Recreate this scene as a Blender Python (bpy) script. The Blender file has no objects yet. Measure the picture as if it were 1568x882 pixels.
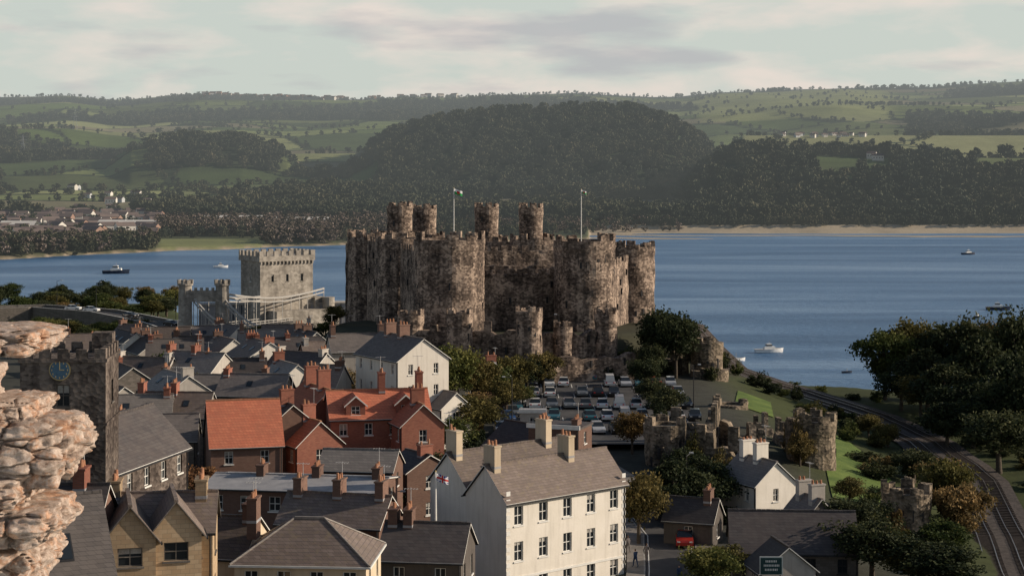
import bpy, bmesh, math, random, numpy as np
from mathutils import Vector, Matrix, noise
random.seed(7); rng=np.random.default_rng(7)
F=2700.; H=48.
def bx(b,D): return (b-784)/F*D          # bearing unit -> metres east of view axis
def zr(r,D): return H-(r-255)*D/F         # sight-line depression -> height
def sm(a,b,x):
    t=np.clip((x-a)/(b-a),0,1); return t*t*(3-2*t)
sc=bpy.context.scene
# ------------------------------------------------------------ materials
MATS={}
def newmat(name):
    m=bpy.data.materials.new(name); m.use_nodes=True; nt=m.node_tree
    MATS[name]=m
    return m,nt,nt.nodes['Principled BSDF'],nt.nodes['Material Output']
def nd(nt,t,**k):
    n=nt.nodes.new(t)
    for a,v in k.items():
        if a.startswith('i_'):
            key=a[2:]; key=int(key) if key.isdigit() else key.replace('_',' ')
            n.inputs[key].default_value=v
        else: setattr(n,a,v)
    return n
def c4(c,k=1): return (c[0]*k,c[1]*k,c[2]*k,1)
def ramp(nt,src,stops):
    r=nt.nodes.new('ShaderNodeValToRGB'); e=r.color_ramp.elements
    while len(e)<len(stops): e.new(.5)
    for i,(p,c) in enumerate(stops): e[i].position=p; e[i].color=c4(c)
    nt.links.new(src,r.inputs[0]); return r
def painted_haze(nt,bs,out,m,amt=.34):  # aerial haze painted into the material as emission, growing with world Y
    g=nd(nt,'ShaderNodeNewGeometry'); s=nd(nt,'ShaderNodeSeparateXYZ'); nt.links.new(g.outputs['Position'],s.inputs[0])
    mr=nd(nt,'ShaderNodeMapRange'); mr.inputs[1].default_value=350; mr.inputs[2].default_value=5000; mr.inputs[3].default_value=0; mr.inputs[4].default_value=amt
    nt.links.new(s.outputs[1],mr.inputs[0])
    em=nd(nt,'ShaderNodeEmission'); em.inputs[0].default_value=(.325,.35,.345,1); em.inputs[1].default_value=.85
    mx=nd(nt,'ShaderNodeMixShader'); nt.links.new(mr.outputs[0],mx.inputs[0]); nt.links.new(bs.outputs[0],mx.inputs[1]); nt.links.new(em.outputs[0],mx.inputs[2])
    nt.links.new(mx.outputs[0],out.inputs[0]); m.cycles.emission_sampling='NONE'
def noisy(name,c1,c2,scale=.6,rough=.9,bump=.3,bscale=6,spec=.2,hz=0,metal=0,coord='Object'):
    m,nt,b,o=newmat(name); L=nt.links.new
    tc=nd(nt,'ShaderNodeTexCoord'); n1=nd(nt,'ShaderNodeTexNoise',i_Scale=scale,i_Detail=8.,i_Roughness=.65)
    L(tc.outputs[coord],n1.inputs['Vector'])
    r=ramp(nt,n1.outputs[0],[(.32,c1),(.68,c2)]); L(r.outputs[0],b.inputs['Base Color'])
    b.inputs['Roughness'].default_value=rough; b.inputs['Specular IOR Level'].default_value=spec; b.inputs['Metallic'].default_value=metal
    if bump:
        n2=nd(nt,'ShaderNodeTexNoise',i_Scale=bscale,i_Detail=5.); L(tc.outputs[coord],n2.inputs['Vector'])
        bp=nd(nt,'ShaderNodeBump',i_Strength=bump,i_Distance=.1); L(n2.outputs[0],bp.inputs['Height']); L(bp.outputs[0],b.inputs['Normal'])
    if hz: painted_haze(nt,b,o,m,hz)
    return m
def render_wall(name,c1,c2,stain):
    m,nt,b,o=newmat(name); L=nt.links.new
    tc=nd(nt,'ShaderNodeTexCoord'); n1=nd(nt,'ShaderNodeTexNoise',i_Scale=.5,i_Detail=8.,i_Roughness=.65); L(tc.outputs['Object'],n1.inputs['Vector'])
    r=ramp(nt,n1.outputs[0],[(.3,c1),(.7,c2)])
    mp=nd(nt,'ShaderNodeMapping'); mp.inputs['Scale'].default_value=(2.2,2.2,.22); L(tc.outputs['Object'],mp.inputs[0])
    n2=nd(nt,'ShaderNodeTexNoise',i_Scale=1.,i_Detail=7.,i_Roughness=.6); L(mp.outputs[0],n2.inputs['Vector'])
    mr=nd(nt,'ShaderNodeMapRange'); mr.inputs[1].default_value=.48; mr.inputs[2].default_value=.75; mr.inputs[4].default_value=.55; L(n2.outputs[0],mr.inputs[0])
    mx=nd(nt,'ShaderNodeMixRGB'); L(mr.outputs[0],mx.inputs[0]); L(r.outputs[0],mx.inputs[1]); mx.inputs[2].default_value=c4(stain)
    oi=nd(nt,'ShaderNodeObjectInfo'); hs=nd(nt,'ShaderNodeHueSaturation'); mv=nd(nt,'ShaderNodeMapRange'); mv.inputs[3].default_value=.84; mv.inputs[4].default_value=1.06; L(oi.outputs['Random'],mv.inputs[0]); L(mv.outputs[0],hs.inputs['Value']); L(mx.outputs[0],hs.inputs['Color'])
    L(hs.outputs[0],b.inputs['Base Color']); b.inputs['Roughness'].default_value=.9; b.inputs['Specular IOR Level'].default_value=.15
    n3=nd(nt,'ShaderNodeTexNoise',i_Scale=5.,i_Detail=5.); L(tc.outputs['Object'],n3.inputs['Vector']); bp=nd(nt,'ShaderNodeBump',i_Strength=.15,i_Distance=.06); L(n3.outputs[0],bp.inputs['Height']); L(bp.outputs[0],b.inputs['Normal'])
def coursed(name,c1,c2,mort,bw=.5,bh=.22,weather=.5,wcol=(.1,.1,.1),bump=.5,rough=.85,spec=.25,moss=None):
    m,nt,b,o=newmat(name); L=nt.links.new
    tc=nd(nt,'ShaderNodeTexCoord'); s=nd(nt,'ShaderNodeSeparateXYZ'); L(tc.outputs['Object'],s.inputs[0])
    a=nd(nt,'ShaderNodeMath',operation='ADD'); L(s.outputs[0],a.inputs[0]); L(s.outputs[1],a.inputs[1])
    cb=nd(nt,'ShaderNodeCombineXYZ'); L(a.outputs[0],cb.inputs[0]); L(s.outputs[2],cb.inputs[1])
    br=nd(nt,'ShaderNodeTexBrick'); br.inputs['Scale'].default_value=1; br.inputs['Brick Width'].default_value=bw; br.inputs['Row Height'].default_value=bh
    br.inputs['Mortar Size'].default_value=.012; br.inputs['Color1'].default_value=c4(c1); br.inputs['Color2'].default_value=c4(c2); br.inputs['Mortar'].default_value=c4(mort); br.inputs['Bias'].default_value=-.1
    L(cb.outputs[0],br.inputs['Vector'])
    n=nd(nt,'ShaderNodeTexNoise',i_Scale=.5,i_Detail=10.,i_Roughness=.75); L(tc.outputs['Object'],n.inputs['Vector'])
    mr=nd(nt,'ShaderNodeMapRange'); mr.inputs[1].default_value=.36; mr.inputs[2].default_value=.7; mr.inputs[4].default_value=weather; L(n.outputs[0],mr.inputs[0])
    mx=nd(nt,'ShaderNodeMixRGB'); L(mr.outputs[0],mx.inputs[0]); L(br.outputs[0],mx.inputs[1]); mx.inputs[2].default_value=c4(wcol)
    col=mx
    if moss:
        n3=nd(nt,'ShaderNodeTexNoise',i_Scale=1.7,i_Detail=7.,i_Roughness=.7); L(tc.outputs['Object'],n3.inputs['Vector'])
        m3=nd(nt,'ShaderNodeMapRange'); m3.inputs[1].default_value=.52; m3.inputs[2].default_value=.7; m3.inputs[4].default_value=.7; L(n3.outputs[0],m3.inputs[0])
        col=nd(nt,'ShaderNodeMixRGB'); L(m3.outputs[0],col.inputs[0]); L(mx.outputs[0],col.inputs[1]); col.inputs[2].default_value=c4(moss)
    oi=nd(nt,'ShaderNodeObjectInfo'); hs=nd(nt,'ShaderNodeHueSaturation'); mv=nd(nt,'ShaderNodeMapRange'); mv.inputs[3].default_value=.68; mv.inputs[4].default_value=1.2; L(oi.outputs['Random'],mv.inputs[0]); L(mv.outputs[0],hs.inputs['Value']); L(col.outputs[0],hs.inputs['Color'])
    L(hs.outputs[0],b.inputs['Base Color']); b.inputs['Roughness'].default_value=rough; b.inputs['Specular IOR Level'].default_value=spec
    bp=nd(nt,'ShaderNodeBump',i_Strength=bump,i_Distance=.05); L(col.outputs[0],bp.inputs['Height']); L(bp.outputs[0],b.inputs['Normal'])
    return m
def rubble(name,dark,mid,light,scale=2.2,bump=.7,dist=.1):
    m,nt,b,o=newmat(name); L=nt.links.new
    tc=nd(nt,'ShaderNodeTexCoord'); mp=nd(nt,'ShaderNodeMapping'); mp.inputs['Scale'].default_value=(1,1,1.5); L(tc.outputs['Object'],mp.inputs[0])
    v=nd(nt,'ShaderNodeTexVoronoi',i_Scale=scale); L(mp.outputs[0],v.inputs['Vector'])
    sp=nd(nt,'ShaderNodeSeparateXYZ'); L(v.outputs['Color'],sp.inputs[0])
    n=nd(nt,'ShaderNodeTexNoise',i_Scale=.22,i_Detail=10.,i_Roughness=.75); L(tc.outputs['Object'],n.inputs['Vector'])
    mp2=nd(nt,'ShaderNodeMapping'); mp2.inputs['Scale'].default_value=(1.2,1.2,.12); L(tc.outputs['Object'],mp2.inputs[0])
    n2=nd(nt,'ShaderNodeTexNoise',i_Scale=.8,i_Detail=6.); L(mp2.outputs[0],n2.inputs['Vector'])
    a=nd(nt,'ShaderNodeMath',operation='MULTIPLY_ADD'); L(sp.outputs[0],a.inputs[0]); a.inputs[1].default_value=.2; L(n.outputs[0],a.inputs[2])
    a2=nd(nt,'ShaderNodeMath',operation='MULTIPLY_ADD'); L(n2.outputs[0],a2.inputs[0]); a2.inputs[1].default_value=.45; L(a.outputs[0],a2.inputs[2])
    r=ramp(nt,a2.outputs[0],[(.66,dark),(.83,mid),(.98,light)]); L(r.outputs[0],b.inputs['Base Color'])
    b.inputs['Roughness'].default_value=.95; b.inputs['Specular IOR Level'].default_value=.1
    bb=nd(nt,'ShaderNodeMath',operation='ADD'); L(v.outputs['Distance'],bb.inputs[0]); L(n.outputs[0],bb.inputs[1])
    bp=nd(nt,'ShaderNodeBump',i_Strength=bump,i_Distance=dist); L(bb.outputs[0],bp.inputs['Height']); L(bp.outputs[0],b.inputs['Normal'])
    return m
rubble('castle_stone',(.045,.036,.031),(.155,.118,.095),(.42,.325,.255),2.2,.6,.06)
rubble('ruin_stone',(.045,.04,.034),(.15,.122,.09),(.33,.265,.20),2.4)
rubble('church_stone',(.045,.036,.032),(.11,.09,.078),(.2,.165,.14),2.8)
m,nt,b,o=newmat('lichen_rock'); L=nt.links.new
g=nd(nt,'ShaderNodeNewGeometry'); n1b=nd(nt,'ShaderNodeTexNoise',i_Scale=26.,i_Detail=13.,i_Roughness=.8); L(g.outputs['Position'],n1b.inputs['Vector'])
r=ramp(nt,n1b.outputs[0],[(.30,(.06,.045,.04)),(.44,(.33,.25,.20)),(.6,(.58,.48,.41))])
n2=nd(nt,'ShaderNodeTexNoise',i_Scale=12.,i_Detail=11.,i_Roughness=.78); L(g.outputs['Position'],n2.inputs['Vector'])
mr=nd(nt,'ShaderNodeMapRange'); mr.inputs[1].default_value=.5; mr.inputs[2].default_value=.58; mr.inputs[4].default_value=.6; L(n2.outputs[0],mr.inputs[0])
mx=nd(nt,'ShaderNodeMixRGB',blend_type='MULTIPLY'); L(mr.outputs[0],mx.inputs[0]); L(r.outputs[0],mx.inputs[1]); mx.inputs[2].default_value=(1.,.58,.32,1)
n5=nd(nt,'ShaderNodeTexNoise',i_Scale=110.,i_Detail=6.,i_Roughness=.8); L(g.outputs['Position'],n5.inputs['Vector'])
m5=nd(nt,'ShaderNodeMapRange'); m5.inputs[1].default_value=.58; m5.inputs[2].default_value=.66; m5.inputs[4].default_value=.55; L(n5.outputs[0],m5.inputs[0])
mx2=nd(nt,'ShaderNodeMixRGB'); L(m5.outputs[0],mx2.inputs[0]); L(mx.outputs[0],mx2.inputs[1]); mx2.inputs[2].default_value=(.09,.07,.06,1)
L(mx2.outputs[0],b.inputs['Base Color']); b.inputs['Roughness'].default_value=.95; b.inputs['Specular IOR Level'].default_value=.1
bp=nd(nt,'ShaderNodeBump',i_Strength=.8,i_Distance=.012); L(n1b.outputs[0],bp.inputs['Height']); L(bp.outputs[0],b.inputs['Normal'])
rubble('bridge_stone',(.21,.19,.165),(.32,.29,.25),(.44,.40,.345),1.2,.5,.05)
coursed('slate',(.115,.102,.098),(.168,.148,.14),(.05,.05,.05),.45,.2,.7,(.20,.17,.15),.4,.7,.25)
coursed('slate_brown',(.155,.12,.102),(.215,.17,.148),(.07,.06,.06),.45,.2,.6,(.11,.09,.08),.4,.7,.25,moss=(.20,.16,.10))
coursed('slate_dark',(.055,.048,.05),(.085,.077,.075),(.03,.03,.03),.45,.2,.6,(.11,.09,.08),.4,.65,.25)
coursed('slate_pale',(.20,.18,.16),(.27,.24,.215),(.1,.1,.1),.45,.2,.6,(.15,.13,.12),.3,.6,.3)
coursed('red_tile',(.46,.14,.08),(.56,.19,.105),(.18,.06,.04),.35,.25,.75,(.28,.11,.07),.4)
coursed('red_brick',(.26,.085,.055),(.33,.125,.08),(.2,.13,.1),.3,.12,.5,(.16,.065,.05),.2)
coursed('brown_brick',(.17,.09,.065),(.22,.125,.09),(.15,.12,.1),.3,.12,.5,(.10,.06,.05),.2)
coursed('yellow_stone',(.44,.31,.19),(.54,.41,.27),(.28,.22,.15),.55,.28,.5,(.26,.19,.12),.4)
coursed('grey_stone',(.16,.14,.12),(.25,.22,.19),(.12,.11,.1),.5,.25,.5,(.1,.09,.08),.5)
render_wall('white_render',(.74,.69,.60),(.84,.79,.71),(.52,.48,.42))
render_wall('grey_render',(.35,.32,.285),(.49,.455,.41),(.25,.23,.205))
render_wall('cream_render',(.52,.42,.30),(.64,.53,.39),(.38,.3,.22))
render_wall('dark_render',(.08,.07,.065),(.13,.115,.10),(.06,.055,.05))
noisy('lead_roof',(.22,.22,.23),(.38,.37,.37),.5,.6,.15)
noisy('white_paint',(.62,.61,.57),(.76,.75,.71),2,.5,0)
noisy('bridge_steel',(.34,.33,.31),(.46,.44,.41),2,.6,0)
noisy('dark_paint_slit_shade',(.02,.02,.022),(.04,.04,.042),2,.5,0)  # dark fittings; also the painted shade of the stone slits
noisy('clay_pot',(.30,.14,.085),(.42,.22,.13),3,.9,0)
noisy('clock_blue',(.06,.12,.18),(.09,.17,.24),3,.4,0)
noisy('gold_paint',(.4,.3,.14),(.5,.38,.18),3,.4,0)
noisy('asphalt',(.045,.045,.048),(.095,.092,.09),.3,.9,.15,20)
noisy('paving',(.15,.14,.125),(.24,.22,.20),.8,.9,.15,12)
noisy('kerb_stone',(.24,.23,.21),(.32,.31,.29),2,.9,.1)
noisy('ballast',(.045,.04,.036),(.12,.10,.09),1.5,.95,.6,14)
noisy('rail_steel',(.30,.28,.27),(.42,.40,.38),5,.35,0,metal=.8)
noisy('sleeper',(.05,.04,.035),(.08,.065,.055),3,.9,.2)
noisy('lawn',(.055,.095,.022),(.135,.185,.045),.3,.95,.6,4)
noisy('bark',(.05,.04,.03),(.11,.09,.07),3,.95,.6,9)
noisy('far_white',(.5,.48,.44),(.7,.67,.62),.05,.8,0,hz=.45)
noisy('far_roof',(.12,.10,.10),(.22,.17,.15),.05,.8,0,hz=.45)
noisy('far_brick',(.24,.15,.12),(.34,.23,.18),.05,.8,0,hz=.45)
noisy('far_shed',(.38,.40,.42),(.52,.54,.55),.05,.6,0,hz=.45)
noisy('hull_white',(.72,.72,.7),(.82,.82,.8),1,.35,0)
noisy('hull_dark',(.02,.03,.05),(.05,.06,.09),1,.4,0)
noisy('tyre',(.015,.015,.015),(.03,.03,.03),5,.8,0)
noisy('skin_tone',(.45,.28,.2),(.5,.32,.24),5,.6,0)
noisy('hair_brown',(.05,.03,.02),(.08,.05,.03),9,.7,0)
noisy('coat_blue',(.03,.05,.10),(.06,.09,.15),9,.9,.1)
noisy('coat_grey',(.12,.11,.11),(.2,.18,.17),9,.9,.1)
noisy('flag_white',(.75,.75,.75),(.8,.8,.8),2,.8,0)
noisy('flag_red',(.55,.03,.03),(.6,.05,.04),2,.8,0)
noisy('flag_blue',(.02,.04,.25),(.03,.05,.3),2,.8,0)
noisy('flag_green',(.03,.3,.08),(.04,.35,.1),2,.8,0)
noisy('pole_paint',(.4,.4,.4),(.5,.5,.5),2,.5,0)
noisy('awning_dark',(.02,.05,.05),(.04,.08,.08),2,.8,0)
m,nt,b,o=newmat('glass'); b.inputs['Base Color'].default_value=(.02,.025,.03,1); b.inputs['Roughness'].default_value=.08; b.inputs['Specular IOR Level'].default_value=.6
noisy('curtain',(.22,.2,.18),(.4,.38,.34),3,.6,0,spec=.5)
CAR=[('silver',(.5,.51,.52)),('white',(.75,.75,.74)),('black',(.015,.015,.018)),('blue',(.04,.1,.25)),('red',(.4,.03,.02)),('grey',(.15,.16,.17)),('teal',(.05,.16,.19))]
for n_,c in CAR:
    m,nt,b,o=newmat('car_'+n_); b.inputs['Base Color'].default_value=c4(c); b.inputs['Roughness'].default_value=.35; b.inputs['Metallic'].default_value=.2; b.inputs['Coat Weight'].default_value=.5
def leafmat(name,c1,c2,c3,hz=0,tr=.25,far=False):
    m,nt,b,o=newmat(name); L=nt.links.new
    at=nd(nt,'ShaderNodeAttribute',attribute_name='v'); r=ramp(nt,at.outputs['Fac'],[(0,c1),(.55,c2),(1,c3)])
    oi=nd(nt,'ShaderNodeObjectInfo'); hs=nd(nt,'ShaderNodeHueSaturation')
    mr=nd(nt,'ShaderNodeMapRange'); mr.inputs[3].default_value=.46; mr.inputs[4].default_value=.525; L(oi.outputs['Random'],mr.inputs[0]); L(mr.outputs[0],hs.inputs['Hue'])
    mv=nd(nt,'ShaderNodeMapRange'); mv.inputs[3].default_value=1.35; mv.inputs[4].default_value=.6; L(oi.outputs['Random'],mv.inputs[0]); L(mv.outputs[0],hs.inputs['Value'])
    src=r.outputs[0]
    if far:
        g=nd(nt,'ShaderNodeNewGeometry'); n=nd(nt,'ShaderNodeTexNoise',i_Scale=.011,i_Detail=6.,i_Roughness=.7); L(g.outputs['Position'],n.inputs['Vector'])
        q=nd(nt,'ShaderNodeMapRange'); q.inputs[1].default_value=.42; q.inputs[2].default_value=.66; q.inputs[4].default_value=.6; L(n.outputs[0],q.inputs[0])
        x_=nd(nt,'ShaderNodeMixRGB'); L(q.outputs[0],x_.inputs[0]); L(src,x_.inputs[1]); x_.inputs[2].default_value=(.11,.10,.05,1); src=x_.outputs[0]
    L(src,hs.inputs['Color']); L(hs.outputs[0],b.inputs['Base Color']); b.inputs['Roughness'].default_value=.8; b.inputs['Specular IOR Level'].default_value=.15
    last=b
    if tr:
        t=nd(nt,'ShaderNodeBsdfTranslucent'); L(hs.outputs[0],t.inputs[0]); mx=nd(nt,'ShaderNodeMixShader'); mx.inputs[0].default_value=tr
        L(b.outputs[0],mx.inputs[1]); L(t.outputs[0],mx.inputs[2]); L(mx.outputs[0],o.inputs[0]); last=mx
    if hz: painted_haze(nt,last,o,m,hz)
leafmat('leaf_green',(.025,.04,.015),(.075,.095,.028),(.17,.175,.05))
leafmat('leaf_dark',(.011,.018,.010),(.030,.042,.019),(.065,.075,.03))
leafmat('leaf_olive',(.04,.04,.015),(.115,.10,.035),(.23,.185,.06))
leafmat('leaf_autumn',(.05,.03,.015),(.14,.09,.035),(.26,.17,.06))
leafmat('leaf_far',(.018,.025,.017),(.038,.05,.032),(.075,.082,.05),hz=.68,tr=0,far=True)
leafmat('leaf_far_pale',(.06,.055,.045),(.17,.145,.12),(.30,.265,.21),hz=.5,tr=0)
# water
m,nt,b,o=newmat('estuary_water'); L=nt.links.new
g=nd(nt,'ShaderNodeNewGeometry'); mp=nd(nt,'ShaderNodeMapping'); mp.inputs['Scale'].default_value=(.0035,.016,.01); mp.inputs['Rotation'].default_value=(0,0,.12); L(g.outputs['Position'],mp.inputs[0])
n=nd(nt,'ShaderNodeTexNoise',i_Scale=1.,i_Detail=10.,i_Roughness=.62,i_Distortion=.9); L(mp.outputs[0],n.inputs['Vector'])
r=ramp(nt,n.outputs[0],[(.34,(.05,.115,.215)),(.5,(.09,.18,.31)),(.66,(.18,.285,.42))]); L(r.outputs[0],b.inputs['Base Color'])
b.inputs['Roughness'].default_value=.4; b.inputs['Specular IOR Level'].default_value=.16
mp2=nd(nt,'ShaderNodeMapping'); mp2.inputs['Scale'].default_value=(.25,.5,1); L(g.outputs['Position'],mp2.inputs[0])
n2=nd(nt,'ShaderNodeTexNoise',i_Scale=1.,i_Detail=6.,i_Roughness=.65); L(mp2.outputs[0],n2.inputs['Vector'])
bp=nd(nt,'ShaderNodeBump',i_Strength=.8,i_Distance=.8); L(n2.outputs[0],bp.inputs['Height']); L(bp.outputs[0],b.inputs['Normal'])
# ground
m,nt,b,o=newmat('ground_cover'); L=nt.links.new
at=nd(nt,'ShaderNodeAttribute',attribute_name='cover'); g=nd(nt,'ShaderNodeNewGeometry')
n=nd(nt,'ShaderNodeTexNoise',i_Scale=.02,i_Detail=10.,i_Roughness=.7); L(g.outputs['Position'],n.inputs['Vector'])
n2=nd(nt,'ShaderNodeTexNoise',i_Scale=.5,i_Detail=8.,i_Roughness=.7); L(g.outputs['Position'],n2.inputs['Vector'])
a=nd(nt,'ShaderNodeMath',operation='ADD'); L(n.outputs[0],a.inputs[0]); L(n2.outputs[0],a.inputs[1])
mr=nd(nt,'ShaderNodeMapRange'); mr.inputs[1].default_value=.6; mr.inputs[2].default_value=1.4; mr.inputs[3].default_value=.55; mr.inputs[4].default_value=1.45; L(a.outputs[0],mr.inputs[0])
mu=nd(nt,'ShaderNodeVectorMath',operation='SCALE'); L(at.outputs['Color'],mu.inputs[0]); L(mr.outputs[0],mu.inputs['Scale']); L(mu.outputs[0],b.inputs['Base Color'])
b.inputs['Roughness'].default_value=.95; b.inputs['Specular IOR Level'].default_value=.1
bp=nd(nt,'ShaderNodeBump',i_Strength=.4,i_Distance=.3); L(n2.outputs[0],bp.inputs['Height']); L(bp.outputs[0],b.inputs['Normal'])
painted_haze(nt,b,o,m,.62)
# ------------------------------------------------------------ mesh builder
class MB:
    def __init__(s): s.v=[];s.f=[];s.m=[];s.mn=[]
    def mi(s,m):
        if m not in s.mn: s.mn.append(m)
        return s.mn.index(m)
    def face(s,pts,m):
        k=len(s.v); s.v+=[tuple(p) for p in pts]; s.f.append(tuple(range(k,k+len(pts)))); s.m.append(s.mi(m))
    def box(s,x0,x1,y0,y1,z0,z1,m): s.obox((0,0),(1,0),(0,1),x0,x1,y0,y1,z0,z1,m)
    def obox(s,o,u,n,u0,u1,d0,d1,z0,z1,m,bev=0):
        k=len(s.v); i=s.mi(m)
        for z,q in((z0,0),(z1,bev)):
            for a,d in((u0+q,d0+q),(u1-q,d0+q),(u1-q,d1-q),(u0+q,d1-q)): s.v.append((o[0]+u[0]*a+n[0]*d,o[1]+u[1]*a+n[1]*d,z))
        for f in((0,3,2,1),(4,5,6,7),(0,1,5,4),(1,2,6,5),(2,3,7,6),(3,0,4,7)): s.f.append(tuple(k+j for j in f)); s.m.append(i)
    def cyl(s,x,y,z0,z1,r0,r1,n,m,cap=True):
        k=len(s.v); i=s.mi(m)
        for z,r in((z0,r0),(z1,r1)):
            for j in range(n): t=j*2*math.pi/n; s.v.append((x+r*math.cos(t),y+r*math.sin(t),z))
        for j in range(n): s.f.append((k+j,k+(j+1)%n,k+n+(j+1)%n,k+n+j)); s.m.append(i)
        if cap: s.f.append(tuple(k+n+j for j in range(n))); s.m.append(i)
    def tube(s,a,b,r0,r1,n,m):
        a=Vector(a);b=Vector(b);d=(b-a).normalized(); q=d.to_track_quat('Z','Y'); k=len(s.v); i=s.mi(m)
        for p,r in((a,r0),(b,r1)):
            for j in range(n): t=j*2*math.pi/n; s.v.append(tuple(p+q@Vector((r*math.cos(t),r*math.sin(t),0))))
        for j in range(n): s.f.append((k+j,k+(j+1)%n,k+n+(j+1)%n,k+n+j)); s.m.append(i)
    def data(s,name,smooth=False):
        me=bpy.data.meshes.new(name); me.from_pydata(s.v,[],s.f)
        for n_ in s.mn: me.materials.append(MATS[n_])
        me.polygons.foreach_set('material_index',s.m)
        if smooth: me.polygons.foreach_set('use_smooth',[True]*len(s.f))
        me.update(); return me
    def obj(s,name,parent=None,smooth=False,loc=None):
        if not s.f: return None
        return link(name,s.data(name,smooth),parent,loc)
def link(name,data,parent=None,loc=None,rot=0):
    o=bpy.data.objects.new(name,data); sc.collection.objects.link(o)
    if parent: o.parent=parent
    if loc is not None: o.location=loc
    if rot: o.rotation_euler=(0,0,rot)
    return o
def empty(name,loc=(0,0,0),rot=0): return link(name,None,None,loc,rot)
# ------------------------------------------------------------ terrain
def ynear(x): return np.interp(x,[-400,-250,-110,-80,-55,0,46,73,96,130,300],[620,600,585,480,430,412,392,362,342,332,320])
def yfar(x): return np.interp(x,[-900,-400,-260,-192,-130,92,342,600,1500],[850,870,900,985,1045,1150,1185,1160,1100])+5*np.sin(x*.05)+3*np.sin(x*.13+1)
_w=rng.uniform(0,6.28,(12,2))
def fb(x,y,s):
    r=0
    for i in range(10):
        a=_w[i,0]; k=(1.55**(i*.6)); r=r+np.sin((x*math.cos(a)+y*math.sin(a))/s*k+_w[i,1]+i)/k
    return r/2.6
KP=[-600,0,100,165,200,300,440,550,700,870,1000,1040,1100,1290,1400,1568,2200]
KS=[150,152,150,157,157,148,150,152,148,140,147,147,141,133,135,127,125]
def hgt(x,y):
    x=np.asarray(x,float); y=np.asarray(y,float); p=784+F*x/np.maximum(y,5)
    base=np.interp(y,[0,60,120,160,210,245,310,380,450,700],[24,20,14,10,10.5,12,12,9,5,3])
    base=base-sm(30,58,x)*5.7*sm(150,185,y)
    e=np.sqrt((x/40)**2+((y-350)/54)**2); base=base+6.5*(1-sm(.84,1.06,e))
    base=base+.25*fb(x,y,9)*(sm(38,55,x)+sm(330,360,y)*.8)
    yn=ynear(x); near=-4+(base+4)*sm(0,24,yn-y)
    zs=48+(255-np.interp(p,KP,KS))*4800/2700
    g_=np.interp(y,[1100,1500,1900,2400,3000,3800,4800,6000,9500],[.0,.02,.1,.28,.5,.75,1.,.9,.7])
    z=1.6+zs*g_+fb(x,y,260)*np.interp(y,[1300,1900,2600,4500],[.3,12,18,8])
    b1=34+(255-np.interp(p,[480,540,600,680,780,880,970,1030,1070,1110,1160],[300,228,196,178,164,158,160,176,200,230,290]))*2150/2700
    b1=b1+fb(x,y,90)*8
    s1=sm(1600,2150,y)*(1-sm(2150,2900,y)); z=np.maximum(z,b1*s1+2)
    b2=60*sm(980,1130,p)*sm(1290,1740,y)*(1-sm(1800,2400,y))+fb(x,y,120)*8*sm(1350,1700,y)*(1-sm(2100,2500,y)); z=np.maximum(z,b2)
    b4=86*sm(1060,1140,p)*sm(1780,2180,y)*(1-sm(2350,2900,y)); z=np.maximum(z,b4)
    b3=(48+(255-np.interp(p,[80,200,290,370,440,540],[300,226,214,216,235,300]))*2250/2700)*sm(1700,2250,y)*(1-sm(2250,2700,y)); z=np.maximum(z,b3)
    yf=yfar(x); far=-4+(z+4)*sm(-2,26,y-yf)
    mud=sm(900,960,p); far=np.where((mud>0)&(y>yf)&(y<1300),np.minimum(far,-.2+.5*np.sin(y*.075+x*.014+fb(x,y,60)*2.5)+.3*fb(x,y,25)+sm(1245,1290,y)*2),far)
    return np.where(y<800,near,far)
def hz_(x,y): return float(hgt(x,y))
NS=700
sx=rng.uniform(-2600,3200,NS); sy=1350+rng.uniform(0,1,NS)**1.1*4200
fcol=np.array([(.11,.15,.05),(.15,.185,.065),(.20,.23,.09),(.08,.11,.045),(.20,.18,.11),(.12,.145,.06),(.26,.275,.12)])[rng.integers(0,7,NS)]*rng.uniform(.75,1.2,(NS,1))
def fields(x,y):
    d1=np.full(x.shape,1e9); d2=d1.copy(); ix=np.zeros(x.shape,int)
    xx=x+fb(x,y,150)*30; yy=y+fb(y,x,170)*30
    for i in range(NS):
        d=np.hypot((xx-sx[i])*.75,(yy-sy[i])*.9); c=d<d1; d2=np.where(c,d1,np.minimum(d2,d)); d1=np.where(c,d,d1); ix=np.where(c,i,ix)
    return ix,d2-d1
def woodmask(x,y):
    p=784+F*x/y
    w=sm(.1,.4,fb(x,y,230))
    c=sm(535,600,p+fb(x,y,60)*14)*(1-sm(1070,1110,p))*sm(1600,1700,y)*(1-sm(2450,2600,y))
    r=sm(1000,1060,p)*sm(1318,1335,y)*(1-sm(1820,1860,y))*sm(-1.0,-.75,fb(x,y,75))
    l=sm(190,250,p)*(1-sm(400,470,p))*sm(1950,2050,y)*(1-sm(2400,2450,y))
    def clr(p0,p1,y0,y1): return 1-sm(p0-5,p0+5,p)*(1-sm(p1-5,p1+5,p))*sm(y0-10,y0+10,y)*(1-sm(y1-10,y1+10,y))
    gap=clr(1250,1317,1540,1670)*clr(1495,1700,1600,1710)*clr(1322,1366,1540,1665)*clr(1110,1230,1740,1900)*clr(1380,1600,1740,1860)
    w=np.where(((p>1060)&(p<1390)&(y>1900)&(y<4400)),w*.2,w); w=np.where((p>1380)&(y>1900)&(y<2350),0,w)
    return np.maximum.reduce([w,c,r*gap,l])
cols=np.concatenate([np.arange(-3000,-60,70),np.arange(-60,1632,3.),np.arange(1650,4600,70)])
rows=np.concatenate([[2,8,14],np.arange(20,420,2.5),np.arange(420,1120,12),np.geomspace(1120,5300,320),[5700,6400,7300,8400,9500]])
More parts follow.
